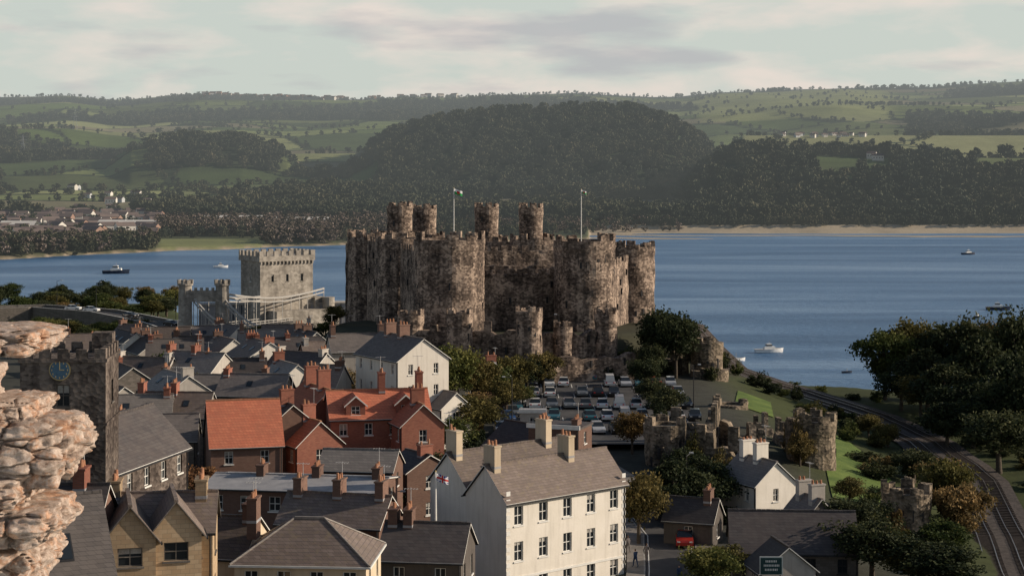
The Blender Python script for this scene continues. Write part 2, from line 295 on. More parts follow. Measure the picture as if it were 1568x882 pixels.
Pc,Y=np.meshgrid(cols,rows); X=(Pc-784)/F*Y; X=np.where(Y<60,(Pc-784)/F*60,X)
Z=hgt(X,Y)
C=np.zeros(X.shape+(3,)); C[:]=(.06,.06,.05)
def setc(mask,c):
    global C
    mk=np.clip(mask,0,1)[...,None]; C=C*(1-mk)+np.array(c)*mk
setc(sm(380,430,Y),(.07,.085,.035))
setc((Y<700)*sm(30,42,X)*sm(150,190,Y),(.05,.06,.025))
e=np.sqrt((X/42)**2+((Y-350)/56)**2); setc(1-sm(1.05,1.15,e),(.05,.05,.033))
setc((Y<800)*(1-sm(.3,1.6,Z)),(.13,.11,.08))
fm=Y>1000
ix,ed=fields(X[fm],Y[fm]); fc=fcol[ix]; hed=(ed<8)[:,None]; fc=np.where(hed,np.array((.04,.055,.03)),fc)
C[fm]=fc
pl=(Y>850)*(1-sm(1500,1650,Y)); setc(pl,(.075,.085,.045))
setc((Y>850)*(Y<1120)*sm(235,250,Pc)*(1-sm(405,415,Pc)),(.19,.205,.085))
setc((Y>1500)*(Y<1760)*sm(700,730,Pc)*(1-sm(1020,1050,Pc)),(.26,.225,.16))
setc((Y>2900)*(Y<4500)*sm(1060,1080,Pc)*(1-sm(1340,1380,Pc))*sm(-.5,.1,fb(X,Y,300)+.3),(.25,.27,.11))
setc((Y>1860)*(Y<2350)*(Pc>1100),(.26,.265,.13))
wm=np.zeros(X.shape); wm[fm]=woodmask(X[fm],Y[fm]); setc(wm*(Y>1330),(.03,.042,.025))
setc((Y>850)*(1-sm(.6,1.6,Z))*(Y<1400),(.36,.29,.205))
setc((Y>1120)*(Y<1312)*(Pc>900),(.38,.315,.225))
nv=X.size; me=bpy.data.meshes.new('ground'); me.vertices.add(nv); me.vertices.foreach_set('co',np.stack([X,Y,Z],-1).astype(np.float32).ravel())
R,Cn=X.shape; I=np.arange(nv).reshape(R,Cn); q=np.stack([I[:-1,:-1],I[:-1,1:],I[1:,1:],I[1:,:-1]],-1).reshape(-1,4)
def setquads(me,q):
    me.loops.add(q.size); me.loops.foreach_set('vertex_index',q.ravel().astype(np.int32)); me.polygons.add(len(q))
    me.polygons.foreach_set('loop_start',np.arange(0,q.size,4,dtype=np.int32)); me.polygons.foreach_set('loop_total',np.full(len(q),4,dtype=np.int32))
setquads(me,q); me.polygons.foreach_set('use_smooth',np.ones(len(q),bool)); me.update(calc_edges=True)
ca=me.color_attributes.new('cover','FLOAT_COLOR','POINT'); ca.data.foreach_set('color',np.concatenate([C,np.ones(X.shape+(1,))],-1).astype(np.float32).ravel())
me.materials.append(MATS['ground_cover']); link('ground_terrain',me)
mb=MB(); mb.face([(-2500,250,0),(3500,250,0),(3500,1500,0),(-2500,1500,0)],'estuary_water'); mb.obj('estuary_water')
# ------------------------------------------------------------ trees
def tree_mesh(name,h,w,ncl,nl,ls,lm,seed,trunk=True,low=.3):
    r=np.random.default_rng(seed); mb=MB()
    d=r.normal(size=(ncl,3)); d/=np.linalg.norm(d,axis=1)[:,None]; rad=r.uniform(.25,1,ncl)**.5*r.uniform(.7,1.2,ncl)
    cz=h*(low+(1-low)/2); cc=d*rad[:,None]*np.array([w*.4,w*.4,h*(1-low)*.42])+[0,0,cz]
    if trunk:
        mb.tube((0,0,-.5),(.1*w*.1,0,h*.35),h*.035,h*.024,7,'bark'); mb.tube((.1*w*.1,0,h*.35),(0,0,h*.75),h*.024,h*.008,6,'bark')
        for c in cc[::3]:
            z0=h*r.uniform(.22,.5); mb.tube((0,0,z0),tuple(c),h*.012,h*.004,4,'bark')
    nf0=len(mb.f); mb.mi(lm); V=np.array(mb.v).reshape(-1,3)
    cr=w*.135*r.uniform(.5,1.5,ncl); N=ncl*nl
    ci=np.repeat(np.arange(ncl),nl); o=r.normal(size=(N,3)); o/=np.linalg.norm(o,axis=1)[:,None]; o*=r.uniform(.35,1.2,(N,1))
    ctr=cc[ci]+o*cr[ci][:,None]*[1.1,1.1,.8]
    a=r.normal(size=(N,3)); a/=np.linalg.norm(a,axis=1)[:,None]; b_=np.cross(a,r.normal(size=(N,3))); b_/=np.linalg.norm(b_,axis=1)[:,None]
    s=ls*r.uniform(.6,1.4,(N,1))
    LV=np.stack([ctr-a*s*.6,ctr-b_*s*.4,ctr+a*s*.6,ctr+b_*s*.4],1).reshape(-1,3)
    allv=np.concatenate([V,LV]) if len(V) else LV
    me=bpy.data.meshes.new(name); me.vertices.add(len(allv)); me.vertices.foreach_set('co',allv.astype(np.float32).ravel())
    q=np.arange(len(V),len(allv)).reshape(-1,4); 
    if nf0: q=np.concatenate([np.array(mb.f),q])
    setquads(me,q); me.polygons.foreach_set('material_index',np.array([mb.mn.index('bark') if i<nf0 else mb.mn.index(lm) for i in range(len(q))],dtype=np.int32)); me.update(calc_edges=True)
    for n_ in mb.mn: me.materials.append(MATS[n_])
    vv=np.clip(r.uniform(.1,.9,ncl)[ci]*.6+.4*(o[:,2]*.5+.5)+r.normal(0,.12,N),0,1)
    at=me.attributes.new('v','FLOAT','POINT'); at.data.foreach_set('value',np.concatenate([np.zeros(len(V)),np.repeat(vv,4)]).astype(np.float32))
    return me
TT={k:[tree_mesh(f'{k}_tree_{i}',9,8,50,115,.32,'leaf_'+k,i*7+len(k)) for i in range(3)] for k in('green','dark','olive','autumn')}
BT={k:[tree_mesh(f'{k}_bush_{i}',3,4.2,22,105,.22,'leaf_'+k,i*5+40,False,.0) for i in range(2)] for k in('green','dark','olive','autumn')}
def tree(kind,b,D,h,w=None,z=None,bush=False):
    x=bx(b,D); zz=hz_(x,D) if z is None else z; w=w or h*.9
    T=BT if bush else TT; s0=(3,4.2) if bush else (9,8)
    nm={'green':'sycamore_tree','dark':'yew_tree','olive':'willow_tree','autumn':'autumn_tree'}[kind] if not bush else {'green':'green_shrub','dark':'ivy_bush','olive':'olive_shrub','autumn':'autumn_shrub'}[kind]
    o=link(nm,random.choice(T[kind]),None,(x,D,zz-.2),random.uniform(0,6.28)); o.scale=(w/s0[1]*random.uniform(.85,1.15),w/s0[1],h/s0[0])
FT=[tree_mesh(f'far_tree_{i}',10,9,15,24,1.35,'leaf_far',i+90,False,.02) for i in range(3)]
FP=[tree_mesh(f'far_pale_{i}',10,7,12,30,.95,'leaf_far_pale',i+80,False,.02) for i in range(2)]
def scatter(name,pts,tmpls,sizes):
    x,y=pts; z=hgt(x,y); ok=z>.7; x,y,z,sizes=x[ok],y[ok],z[ok],sizes[ok]
    g=rng.integers(0,len(tmpls),len(x))
    for t,me in enumerate(tmpls):
        k=g==t; n=k.sum(); s=sizes[k]*.5; a=rng.uniform(0,6.28,n)
        V=np.stack([np.stack([x[k]+s*np.cos(a+j*math.pi/2),y[k]+s*np.sin(a+j*math.pi/2),z[k]-.3],-1) for j in range(4)],1).reshape(-1,3)
        m2=bpy.data.meshes.new(name+'_points'); m2.vertices.add(len(V)); m2.vertices.foreach_set('co',V.astype(np.float32).ravel()); setquads(m2,np.arange(len(V)).reshape(-1,4)); m2.update(calc_edges=True)
        P=link(name,m2); P.instance_type='FACES'; P.use_instance_faces_scale=True; P.instance_faces_scale=1/math.sqrt(.5)
        P.show_instancer_for_render=False; P.show_instancer_for_viewport=False
        link('tree_crown',me,P)
def samp(n,p0,p1,y0,y1):
    y=rng.uniform(0,1,n); y=y0+(y1-y0)*y; p=rng.uniform(p0,p1,n); return (p-784)/F*y,y
x,y=samp(75000,-250,1850,1318,4500); keep=(woodmask(x,y)>.55)&(rng.uniform(0,1,len(x))<np.interp(y,[1300,2400,2600,4500],[.62,.48,.42,.45])); scatter('woodland_trees',(x[keep],y[keep]),FT,rng.uniform(.6,1.6,keep.sum())**1.15)
x,y=samp(50000,-250,1850,1500,4900); i_,e_=fields(x,y); keep=(e_<np.interp(y,[1500,3000,4900],[12,8,6]))&(rng.uniform(0,1,len(x))<np.interp(y,[1500,2600,4900],[.75,.5,.4])); scatter('hedgerow_trees',(x[keep],y[keep]),FT,rng.uniform(.35,.95,keep.sum()))
x,y=samp(380,-100,1700,4720,4880); scatter('ridge_trees',(x,y),FT,rng.uniform(.4,1.2,380))
x,y=samp(4200,-200,1750,880,1520); p=784+F*x/y; keep=(y>yfar(x)+6+rng.uniform(0,40,len(x)))&~((p>240)&(p<412)&(y<1130))&~((p>930)&(y<1306))&~((p>560)&(p<1000)&(y>1340)&(rng.uniform(0,1,len(x))<.6))&~((p<240)&(y>1080)&(rng.uniform(0,1,len(x))<.6))
scatter('shore_trees',(x[keep],y[keep]),FT,rng.uniform(.4,.95,keep.sum()))
x,y=samp(500,930,1750,1300,1345); scatter('shore_trees',(x,y),FT,rng.uniform(.4,.85,500))
x,y=samp(900,240,620,1150,1330); scatter('bare_trees',(x,y),FP,rng.uniform(.7,1.1,900))
x,y=samp(800,-100,240,905,1050); k=y>yfar(x)+8; scatter('willow_trees',(x[k],y[k]),FP+FT,rng.uniform(.6,1.1,k.sum()))
x,y=samp(180,405,520,1010,1120); k=y>yfar(x)+8; scatter('willow_trees',(x[k],y[k]),FP,rng.uniform(.8,1.2,k.sum()))
x,y=samp(600,560,1040,1180,1330); scatter('bare_trees',(x,y),FP,rng.uniform(.3,.8,600))
def village(name,pts,mw='far_white',s=1,rot=True):
    mb=MB()
    for x,y in pts:
        z=hz_(x,y)
        if z<.7: continue
        wl=random.choice([mw,mw,'far_shed','far_brick'])
        w=random.uniform(7,14)*s; d=random.uniform(6,8)*s; h=random.uniform(3,6)*s; a=random.uniform(-.6,.6); u=(math.cos(a),math.sin(a)); n=(-u[1],u[0])
        mb.obox((x,y),u,n,-w/2,w/2,-d/2,d/2,z-2,z+h,wl)
        f=lambda a_,b_,c:(x+u[0]*a_+n[0]*b_,y+u[1]*a_+n[1]*b_,c); t=z+h; k=d*.35; W=w/2+.3; Dd=d/2+.3
        mb.face([f(-W,-Dd,t),f(W,-Dd,t),f(W,0,t+k),f(-W,0,t+k)],'far_roof'); mb.face([f(W,Dd,t),f(-W,Dd,t),f(-W,0,t+k),f(W,0,t+k)],'far_roof')
        mb.face([f(-W+.3,-d/2,t),f(-W+.3,0,t+k-.2),f(-W+.3,d/2,t)],wl); mb.face([f(W-.3,-d/2,t),f(W-.3,d/2,t),f(W-.3,0,t+k-.2)],wl)
        for q in range(int(w/2.5)): uu=-w/2+1.2+q*2.5; mb.obox((x,y),u,n,uu,uu+.9,-d/2-.05,-d/2,z+h*.45,z+h*.45+1.1,'far_roof')
    mb.obj(name)
def vp(n,p0,p1,y0,y1): x,y=samp(n,p0,p1,y0,y1); return list(zip(x,y))
village('distant_village',vp(190,-60,240,1085,1500)+vp(70,240,560,1340,1500),s=1.)
village('hilltop_village',vp(85,290,535,4400,4780)+vp(14,560,700,4600,4780),s=1.35)
village('distant_hamlet',vp(12,100,240,1500,1900),s=.8)
village('caravan_park',[(bx(p_,2130+random.uniform(0,50)),2130+random.uniform(0,50)) for p_ in np.arange(1200,1330,6)],s=.6)
village('white_farmhouse',[(bx(1344,1648),1648),(bx(1335,1660),1660)],s=.95)
mb=MB()
for p0,p1,D,h,w in((305,425,1290,5,20),(150,235,1240,4,14),(440,500,1260,5,15),(270,330,1400,6,20),(0,50,1180,6,14)):
    x0,x1=bx(p0,D),bx(p1,D); z=hz_(x0,D); mb.box(x0,x1,D,D+w,z-1,z+h,'far_shed'); mb.face([(x0-1,D-1,z+h),(x1+1,D-1,z+h),(x1+1,D+w/2,z+h+3),(x0-1,D+w/2,z+h+3)],'far_white'); mb.face([(x1+1,D+w+1,z+h),(x0-1,D+w+1,z+h),(x0-1,D+w/2,z+h+3),(x1+1,D+w/2,z+h+3)],'far_white')
mb.obj('industrial_sheds')
def pylon(p_,D,h):
    x=bx(p_,D); z=hz_(x,D); mb=MB()
    for a,b in((-1,-1),(1,-1),(1,1),(-1,1)): mb.tube((a*h*.1,b*h*.1,-1),(0,0,h),.18,.1,4,'far_shed')
    for k in(.6,.75,.9): mb.tube((-h*.17,0,h*k),(h*.17,0,h*k),.14,.14,4,'far_shed')
    mb.obj('electricity_pylon',None,False,(x,D,z))
pylon(115,2700,34); pylon(35,2300,30)
# ------------------------------------------------------------ stone towers
def tower(parent,name,x,y,z0,z1,r,merl=11,mat='castle_stone',batter=.5,seg=56,crumble=.2,slits=5,amp=.18,mh=1.3,seed=0):
    rnd=random.Random(seed+int(x*10)); mb=MB(); mi=mb.mi(mat); hh=z1-z0; nr=max(5,int(hh/.7)); k0=len(mb.v)
    def rr(t,z,base):
        q=noise.noise(Vector((math.cos(t)*base*.35+x,math.sin(t)*base*.35,z*.35)))+.5*noise.noise(Vector((math.cos(t)*base*1.1+x,math.sin(t)*base*1.1,z*1.1)))
        return base+q*amp
    for i in range(nr+1):
        z=hh*i/nr; base=r+batter*max(0,1-z/(hh*.35))**1.5+(.12 if z>hh-1.6 else 0)
        for j in range(seg): t=j*2*math.pi/seg; q=rr(t,z,base); mb.v.append((q*math.cos(t),q*math.sin(t),z))
    for i in range(nr):
        for j in range(seg): mb.f.append((k0+i*seg+j,k0+i*seg+(j+1)%seg,k0+(i+1)*seg+(j+1)%seg,k0+(i+1)*seg+j)); mb.m.append(mi)
    ri=max(.4,r-1.1); k=len(mb.v)
    for z in(hh,hh-1.6):
        for j in range(seg): t=j*2*math.pi/seg; mb.v.append((ri*math.cos(t),ri*math.sin(t),z))
    o=k0+nr*seg
    for j in range(seg):
        n_=(j+1)%seg; mb.f.append((o+j,o+n_,k+n_,k+j)); mb.m.append(mi); mb.f.append((k+j,k+n_,k+seg+n_,k+seg+j)); mb.m.append(mi)
    mb.f.append(tuple(k+seg+j for j in range(seg))); mb.m.append(mi)
    for i in range(merl):
        if rnd.random()<crumble*.6: continue
        h=mh*rnd.uniform(.75,1.1)*(rnd.uniform(.35,.8) if rnd.random()<crumble else 1); a0=(i+.18+rnd.uniform(-.05,.05))*2*math.pi/merl; a1=a0+.62*2*math.pi/merl; ns=4
        for s_ in range(ns):
            t0=a0+(a1-a0)*s_/ns; t1=a0+(a1-a0)*(s_+1)/ns+.002; hh2=h*rnd.uniform(.78,1.1); ro=r+.13; rin=r-.55; k=len(mb.v)
            for z in(hh-.05,hh+hh2):
                for rad,t in((rin,t0),(ro,t0),(ro,t1),(rin,t1)): mb.v.append((rad*math.cos(t),rad*math.sin(t),z))
            for f in((0,1,2,3)[::-1],(4,5,6,7),(0,1,5,4),(1,2,6,5),(2,3,7,6),(3,0,4,7)): mb.f.append(tuple(k+q for q in f)); mb.m.append(mi)
    for i in range(slits*3):
        t=-math.pi/2+rnd.uniform(-1.5,1.5); z=hh*rnd.uniform(.2,.88); w=rnd.choice([.12,.12,.3,.4]); h=rnd.choice([1.1,.5,1.3]); R_=rr(t,z,r+batter*max(0,1-z/(hh*.35))**1.5)
        n_=(math.cos(t),math.sin(t)); u=(-n_[1],n_[0]); mb.obox((0,0),u,n_,-w/2,w/2,R_-.4,R_+.05,z,z+h,'dark_paint_slit_shade')  # solid dark blocks: painted shade in place of open slits
    ob=mb.obj(name,parent,False,(x,y,z0)); return ob
def wall(parent,name,p0,p1,z0,z1,th=1.8,mat='castle_stone',merl=True,ruin=0,step=.9,sl=True):
    rnd=random.Random(int(p0[0]*7+p1[1])); x0,y0=p0; dx,dy=p1[0]-x0,p1[1]-y0; L_=math.hypot(dx,dy); u=(dx/L_,dy/L_); n=(u[1],-u[0]); mb=MB(); nseg=max(2,int(L_/step)); mi=mb.mi(mat)
    nz=max(3,int((z1-z0)/1)); tops=[z1-ruin*max(0,noise.noise(Vector((i*.35,x0,y0)))+.25)*1.6-ruin*.25*rnd.random() for i in range(nseg+1)]
    for side in(1,-1):
        k=len(mb.v)
        for i in range(nseg+1):
            for j in range(nz+1):
                z=z0+(tops[i]-z0)*j/nz; off=th/2*side+noise.noise(Vector((i*.4+x0,z*.4,side*3)))*.22
                mb.v.append((u[0]*L_*i/nseg+n[0]*off,u[1]*L_*i/nseg+n[1]*off,z-z0))
        for i in range(nseg):
            for j in range(nz):
                a=k+i*(nz+1)+j; f=(a,a+nz+1,a+nz+2,a+1); mb.f.append(f if side==1 else f[::-1]); mb.m.append(mi)
        if side==1: kA=k
    for i in range(nseg):
        a=kA+i*(nz+1)+nz; b=k+i*(nz+1)+nz; mb.f.append((a,a+nz+1,b+nz+1,b)); mb.m.append(mi)
    for e_ in(0,nseg):
        for j in range(nz):
            a=kA+e_*(nz+1)+j; b=k+e_*(nz+1)+j; mb.f.append((a,a+1,b+1,b)); mb.m.append(mi)
    if merl:
        q=0
        while q<L_-1.2:
            if rnd.random()>.12+ruin*.2: mb.obox((0,0),u,n,q,q+1.3,th/2-.5,th/2+.08,tops[min(nseg,int(q/L_*nseg))]-z0-.3,z1-z0+1.1*rnd.uniform(.7,1.05),mat)
            q+=2.1
    if sl:
        for i in range(int(L_/4)): q=rnd.uniform(1,L_-1); z=rnd.uniform(.3,.85)*(z1-z0); mb.obox((0,0),u,n,q,q+.3,th/2-.3,th/2+.28,z,z+1.2,'dark_paint_slit_shade')  # no real openings, dark boxes paint the slit shade
    return mb.obj(name,parent,False,(x0,y0,z0))
CA=empty('stone_castle',(0,340,17))
def ct(name,b,D,r,top,z0=14,**k):
    o=tower(None,name,bx(b,D),D,z0,zr(top,D),r,**k); o.parent=CA; o.matrix_parent_inverse=Matrix.Translation((0,-340,-17)); return o
def cw(name,b0,D0,b1,D1,top,z0=14,**k):
    o=wall(None,name,(bx(b0,D0),D0),(bx(b1,D1),D1),z0,zr(top,(D0+D1)/2),**k); o.parent=CA; o.matrix_parent_inverse=Matrix.Translation((0,-340,-17)); return o
ct('northwest_tower',688,314,6.25,366,crumble=.3); ct('southwest_tower',895,324,5.6,368,crumble=.35); ct('prison_tower',964,358,5.1,377,crumble=.3)
ct('kitchen_tower',612,350,4.5,365); ct('stockhouse_tower',566,376,4.6,362)
ct('bakehouse_tower',745,398,4.8,368); ct('kings_tower',815,388,4.8,366); ct('chapel_tower',650,404,4.6,364); ct('granary_tower',610,392,4.8,362)
for b_,D_,t_,rr_ in((612,392,316,2.8),(650,404,319,2.7),(745,398,317,2.65),(813,388,318,2.6)): ct('watch_turret',b_,D_,rr_,t_,z0=30,merl=7,slits=1,mh=1.,batter=0,amp=.1,seg=28)
cw('west_curtain_wall',725,324,860,330,420); cw('north_curtain_wall',620,345,665,320,384); cw('north_curtain_wall',560,376,605,352,370); cw('south_curtain_wall',925,330,955,352,402)
cw('cross_wall',735,352,870,356,384,merl=True); cw('hall_wall',742,338,850,340,405,merl=False,ruin=1); cw('east_wall',600,396,850,390,370); cw('north_inner_wall',535,378,600,400,370)
for b_,D_,r_,t_ in((629,303,2.2,482),(704,297,2.15,480),(810,296,2.2,476),(928,303,1.9,480),(862,299,1.5,500)): ct('barbican_turret',b_,D_,r_,t_,z0=9,merl=7,slits=2,seg=32,batter=.35,mh=1.)
cw('barbican_wall',629,303,704,299,506,z0=12); cw('barbican_wall',704,300,810,299,500,z0=11,ruin=1.2); cw('barbican_wall',810,299,928,304,503,z0=11,ruin=1.2)
cw('barbican_wall',655,294,690,290,545,z0=10,ruin=1,sl=False); cw('lower_terrace_wall',820,292,990,300,540,z0=9,ruin=1.5,merl=False)
def ruin(name,loc,parts):
    P=empty(name,(loc[0],loc[1],0))
    for q in parts:
        o=tower(None,q[0],*q[1:6],mat='ruin_stone',**q[6]) if q[0].endswith('tower') else wall(None,q[0],q[1],q[2],q[3],q[4],mat='ruin_stone',**q[5])
        o.parent=P; o.matrix_parent_inverse=Matrix.Translation((-P.location.x,-P.location.y,0))
ruin('ruined_outer_tower',(bx(1082,305),305),[('upper_tower',bx(1082,305),305,8,zr(524,305),2.7,dict(merl=7,seg=36,crumble=.4)),('base_tower',bx(1086,303),303,4,zr(566,303),3.2,dict(merl=8,seg=36,crumble=.9)),
 ('spur_wall',(bx(1050,306),306),(bx(1000,316),316),8,zr(540,310),dict(ruin=2,th=1.4)),('spur_wall',(bx(1108,300),300),(bx(1132,272),272),4,zr(612,285),dict(ruin=1.5,th=1.3)),('postern_tower',bx(1118,266),266,4,zr(618,266),2.6,dict(merl=6,seg=32,crumble=.5))])
ruin('town_wall_tower',(bx(1242,226),226),[('drum_tower',bx(1242,226),226,3,zr(642,226),3.15,dict(merl=8,seg=40,crumble=.35)),('abutting_wall',(bx(1218,229),229),(bx(1160,246),246),3,zr(655,236),dict(ruin=2,th=1.4)),('low_wall',(bx(1265,224),224),(bx(1310,214),214),3,zr(745,220),dict(ruin=1,th=1.2,merl=False))])
ruin('ruined_gatehouse',(bx(1018,220),220),[('corner_tower',bx(1018,220),220,6,zr(648,220),2.5,dict(merl=6,seg=32,crumble=.7)),('front_wall',(bx(1018,217),217),(bx(1160,212),212),6,zr(662,215),dict(ruin=3,th=1.6)),('back_wall',(bx(1030,232),232),(bx(1150,228),228),6,zr(636,230),dict(ruin=3,th=1.6)),('inner_wall',(bx(1085,214),214),(bx(1095,232),232),6,zr(630,222),dict(ruin=2.5,th=1.2)),('side_wall',(bx(1160,212),212),(bx(1150,230),230),4,zr(655,220),dict(ruin=2.5,th=1.2)),('low_front_wall',(bx(1000,202),202),(bx(1120,196),196),6,zr(735,200),dict(ruin=1.5,th=1.2,merl=False))])
ruin('town_wall_turret',(bx(1390,190),190),[('drum_tower',bx(1388,190),190,2,zr(752,190),2.6,dict(merl=7,seg=36,crumble=.5)),('abutting_wall',(bx(1365,192),192),(bx(1320,200),200),2,zr(775,196),dict(ruin=2,th=1.3)),('low_wall',(bx(1400,187),187),(bx(1440,166),166),2,zr(850,178),dict(ruin=1.5,th=1.2,merl=False))])
# ------------------------------------------------------------ houses
def facade(W,G,p0,p1,z0,z1,holes,wm,fr='white_paint',bars=True):
    dx,dy=p1[0]-p0[0],p1[1]-p0[1]; L_=math.hypot(dx,dy); u=(dx/L_,dy/L_); n=(u[1],-u[0])
    P=lambda a,d,z:(p0[0]+u[0]*a+n[0]*d,p0[1]+u[1]*a+n[1]*d,z)
    us=sorted({0,L_}|{h[0] for h in holes}|{h[1] for h in holes}); zs=sorted({z0,z1}|{h[2] for h in holes}|{h[3] for h in holes})
    for i in range(len(us)-1):
        for j in range(len(zs)-1):
            cu=(us[i]+us[i+1])/2; cz=(zs[j]+zs[j+1])/2
            if any(h[0]<cu<h[1] and h[2]<cz<h[3] for h in holes): continue
            W.face([P(us[i],0,zs[j]),P(us[i+1],0,zs[j]),P(us[i+1],0,zs[j+1]),P(us[i],0,zs[j+1])],wm)
    for a0,a1,b0,b1 in holes:
        d=-.2
        W.face([P(a0,0,b0),P(a0,0,b1),P(a0,d,b1),P(a0,d,b0)][::-1],wm); W.face([P(a1,0,b0),P(a1,0,b1),P(a1,d,b1),P(a1,d,b0)],wm); W.face([P(a0,0,b1),P(a1,0,b1),P(a1,d,b1),P(a0,d,b1)][::-1],wm); W.face([P(a0,0,b0),P(a1,0,b0),P(a1,d,b0),P(a0,d,b0)],wm)
        G.face([P(a0,d,b0),P(a1,d,b0),P(a1,d,b1),P(a0,d,b1)],'glass')
        o=p0; t=.07
        if random.random()<.35: zc=b1-(b1-b0)*random.uniform(.15,.5); G.face([P(a0+t,d+.004,zc),P(a1-t,d+.004,zc),P(a1-t,d+.004,b1-t),P(a0+t,d+.004,b1-t)],'curtain')
        G.obox(o,u,n,a0,a0+t,d+.005,d+.07,b0,b1,fr); G.obox(o,u,n,a1-t,a1,d+.005,d+.07,b0,b1,fr); G.obox(o,u,n,a0+t,a1-t,d+.005,d+.07,b1-t,b1,fr); G.obox(o,u,n,a0+t,a1-t,d+.005,d+.07,b0,b0+t,fr)
        if bars:
            nb=max(1,int((a1-a0)/.55)-1) if a1-a0>1.3 else 1
            for kk in range(nb): c=a0+(a1-a0)*(kk+1)/(nb+1); G.obox(o,u,n,c-.03,c+.03,d+.005,d+.055,b0+t,b1-t,fr)
            c=(b0+b1)/2; G.obox(o,u,n,a0+t,a1-t,d+.005,d+.06,c-.03,c+.03,fr)
        G.obox(o,u,n,a0-.1,a1+.1,.002,.09,b0-.12,b0,fr)
def house(name,b,ridge,D,w,d,rise,rot,wm,rm,st=2,hip=False,chim=(-1,1),cm='red_brick',ww=.9,wh=1.35,sp=2.6,gw=True,ch=1.5,cw_=.9,trim='white_paint',sh=2.8,loc=None,dorm=0,sky=0,quoin=None):
    x,y=(bx(b,D),D) if loc is None else loc; zR=zr(ridge,D) if ridge>0 else -ridge
    g0=hz_(x,y)-1.5; E=empty(name,(x,y,g0),math.radians(rot)); zt=zR-g0; ze=zt-rise; W,G,Rf,Ch=MB(),MB(),MB(),MB()
    a,c=w/2,d/2; cor=[(-a,-c),(a,-c),(a,c),(-a,c)]
    for i in range(4):
        p0,p1=cor[i],cor[(i+1)%4]; L_=w if i%2==0 else d; holes=[]
        n=int(L_/sp) if i%2==0 else (int(L_/(sp*1.25)) if gw else 0)
        for s_ in range(st):
            top=ze-.5-sh*s_
            if top-wh<.4: break
            for k in range(n): cu=L_*(k+.5)/n; holes.append((cu-ww/2,cu+ww/2,top-wh,top))
        facade(W,G,p0,p1,0,ze,holes,wm,trim)
        if quoin and i==0:
            dx,dy=p1[0]-p0[0],p1[1]-p0[1]; l=math.hypot(dx,dy); u=(dx/l,dy/l); n_=(u[1],-u[0])
            W.obox(p0,u,n_,0,L_,.003,.12,ze-.35,ze-.1,quoin); W.obox(p0,u,n_,0,L_,.003,.07,ze-6.9,ze-6.7,quoin)
            for s_ in range(16):
                z_=s_*.7
                for e0 in(0,L_-.45): W.obox(p0,u,n_,e0,e0+.45,.003,.035,z_,z_+.4,quoin)
    if not hip:
        Rf.tube((a-.15,-c-.08,0),(a-.15,-c-.08,ze),.05,.05,6,'dark_paint_slit_shade')
    if rise>.05:
        ov=.3; k=rise/c; zo=ze-ov*k+.06; ex=.22
        if not hip:
            W.face([(a,-c,ze),(a,c,ze),(a,0,zt)],wm); W.face([(-a,c,ze),(-a,-c,ze),(-a,0,zt)],wm)
            A=a+ex
            for s_ in(1,-1):
                q=[(-A*s_,-(c+ov)*s_,zo),(A*s_,-(c+ov)*s_,zo),(A*s_,0,zt+.08),(-A*s_,0,zt+.08)]
                Rf.face([(p[0],p[1],p[2]+.1) for p in q],rm); Rf.face(q[::-1],'dark_paint_slit_shade')
                Rf.face([q[0],q[1],(q[1][0],q[1][1],q[1][2]+.1),(q[0][0],q[0][1],q[0][2]+.1)],trim)
                for e_ in(0,1):
                    l,h_=(q[1],q[2]) if e_ else (q[3],q[0]); Rf.face([l,h_,(h_[0],h_[1],h_[2]+.1),(l[0],l[1],l[2]+.1)],trim)
                y0,y1=sorted((-(c+ov)*s_,-(c+ov+.1)*s_)); Rf.box(-A,A,y0,y1,zo-.06,zo+.06,'dark_paint_slit_shade')
            q=-A
            while q<A-.05: Rf.box(q,min(A,q+.42),-.12,.12,zt+.1,zt+.25+random.uniform(0,.03),rm if rm!='red_tile' else 'clay_pot'); q+=.45
        else:
            A=a+ov; B=c+ov; rl=max(.1,a-c); z1=zt+.1; zo+=.1
            Rf.face([(-A,-B,zo),(A,-B,zo),(rl,0,z1),(-rl,0,z1)],rm); Rf.face([(A,B,zo),(-A,B,zo),(-rl,0,z1),(rl,0,z1)],rm); Rf.face([(A,-B,zo),(A,B,zo),(rl,0,z1)],rm); Rf.face([(-A,B,zo),(-A,-B,zo),(-rl,0,z1)],rm)
            Rf.box(-rl,rl,-.12,.12,z1-.05,z1+.12,'slate_pale'); Rf.face([(-A,-B,zo-.02),(-A,B,zo-.02),(A,B,zo-.02),(A,-B,zo-.02)],trim)
            for sx_ in(-1,1):
                for sy_ in(-1,1): Rf.tube((rl*sx_,0,z1+.02),(A*sx_,B*sy_,zo+.02),.1,.1,6,'slate_pale')
            Rf.box(-A-.06,A+.06,-B-.1,-B,zo-.16,zo-.01,trim); Rf.box(A,A+.1,-B,B,zo-.16,zo-.012,trim)
    else:
        Rf.box(-a-.15,a+.15,-c-.15,c+.15,ze,ze+.25,rm); Rf.box(-a-.2,a+.2,-c-.2,-c-.03,ze+.02,ze+.5,trim)
    for s_ in range(sky):
        q=-a+w*(s_+1)/(sky+1)+random.uniform(-.5,.5); y0=-c*.6; y1=-c*.38; zz=lambda yy: ze+rise*(1+yy/c)+.24
        Rf.face([(q-.3,y0,zz(y0)),(q+.3,y0,zz(y0)),(q+.3,y1,zz(y1)),(q-.3,y1,zz(y1))],'glass')
        Rf.face([(q-.38,y0-.08,zz(y0-.08)-.03),(q+.38,y0-.08,zz(y0-.08)-.03),(q+.38,y1+.08,zz(y1+.08)-.03),(q-.38,y1+.08,zz(y1+.08)-.03)],'dark_paint_slit_shade')
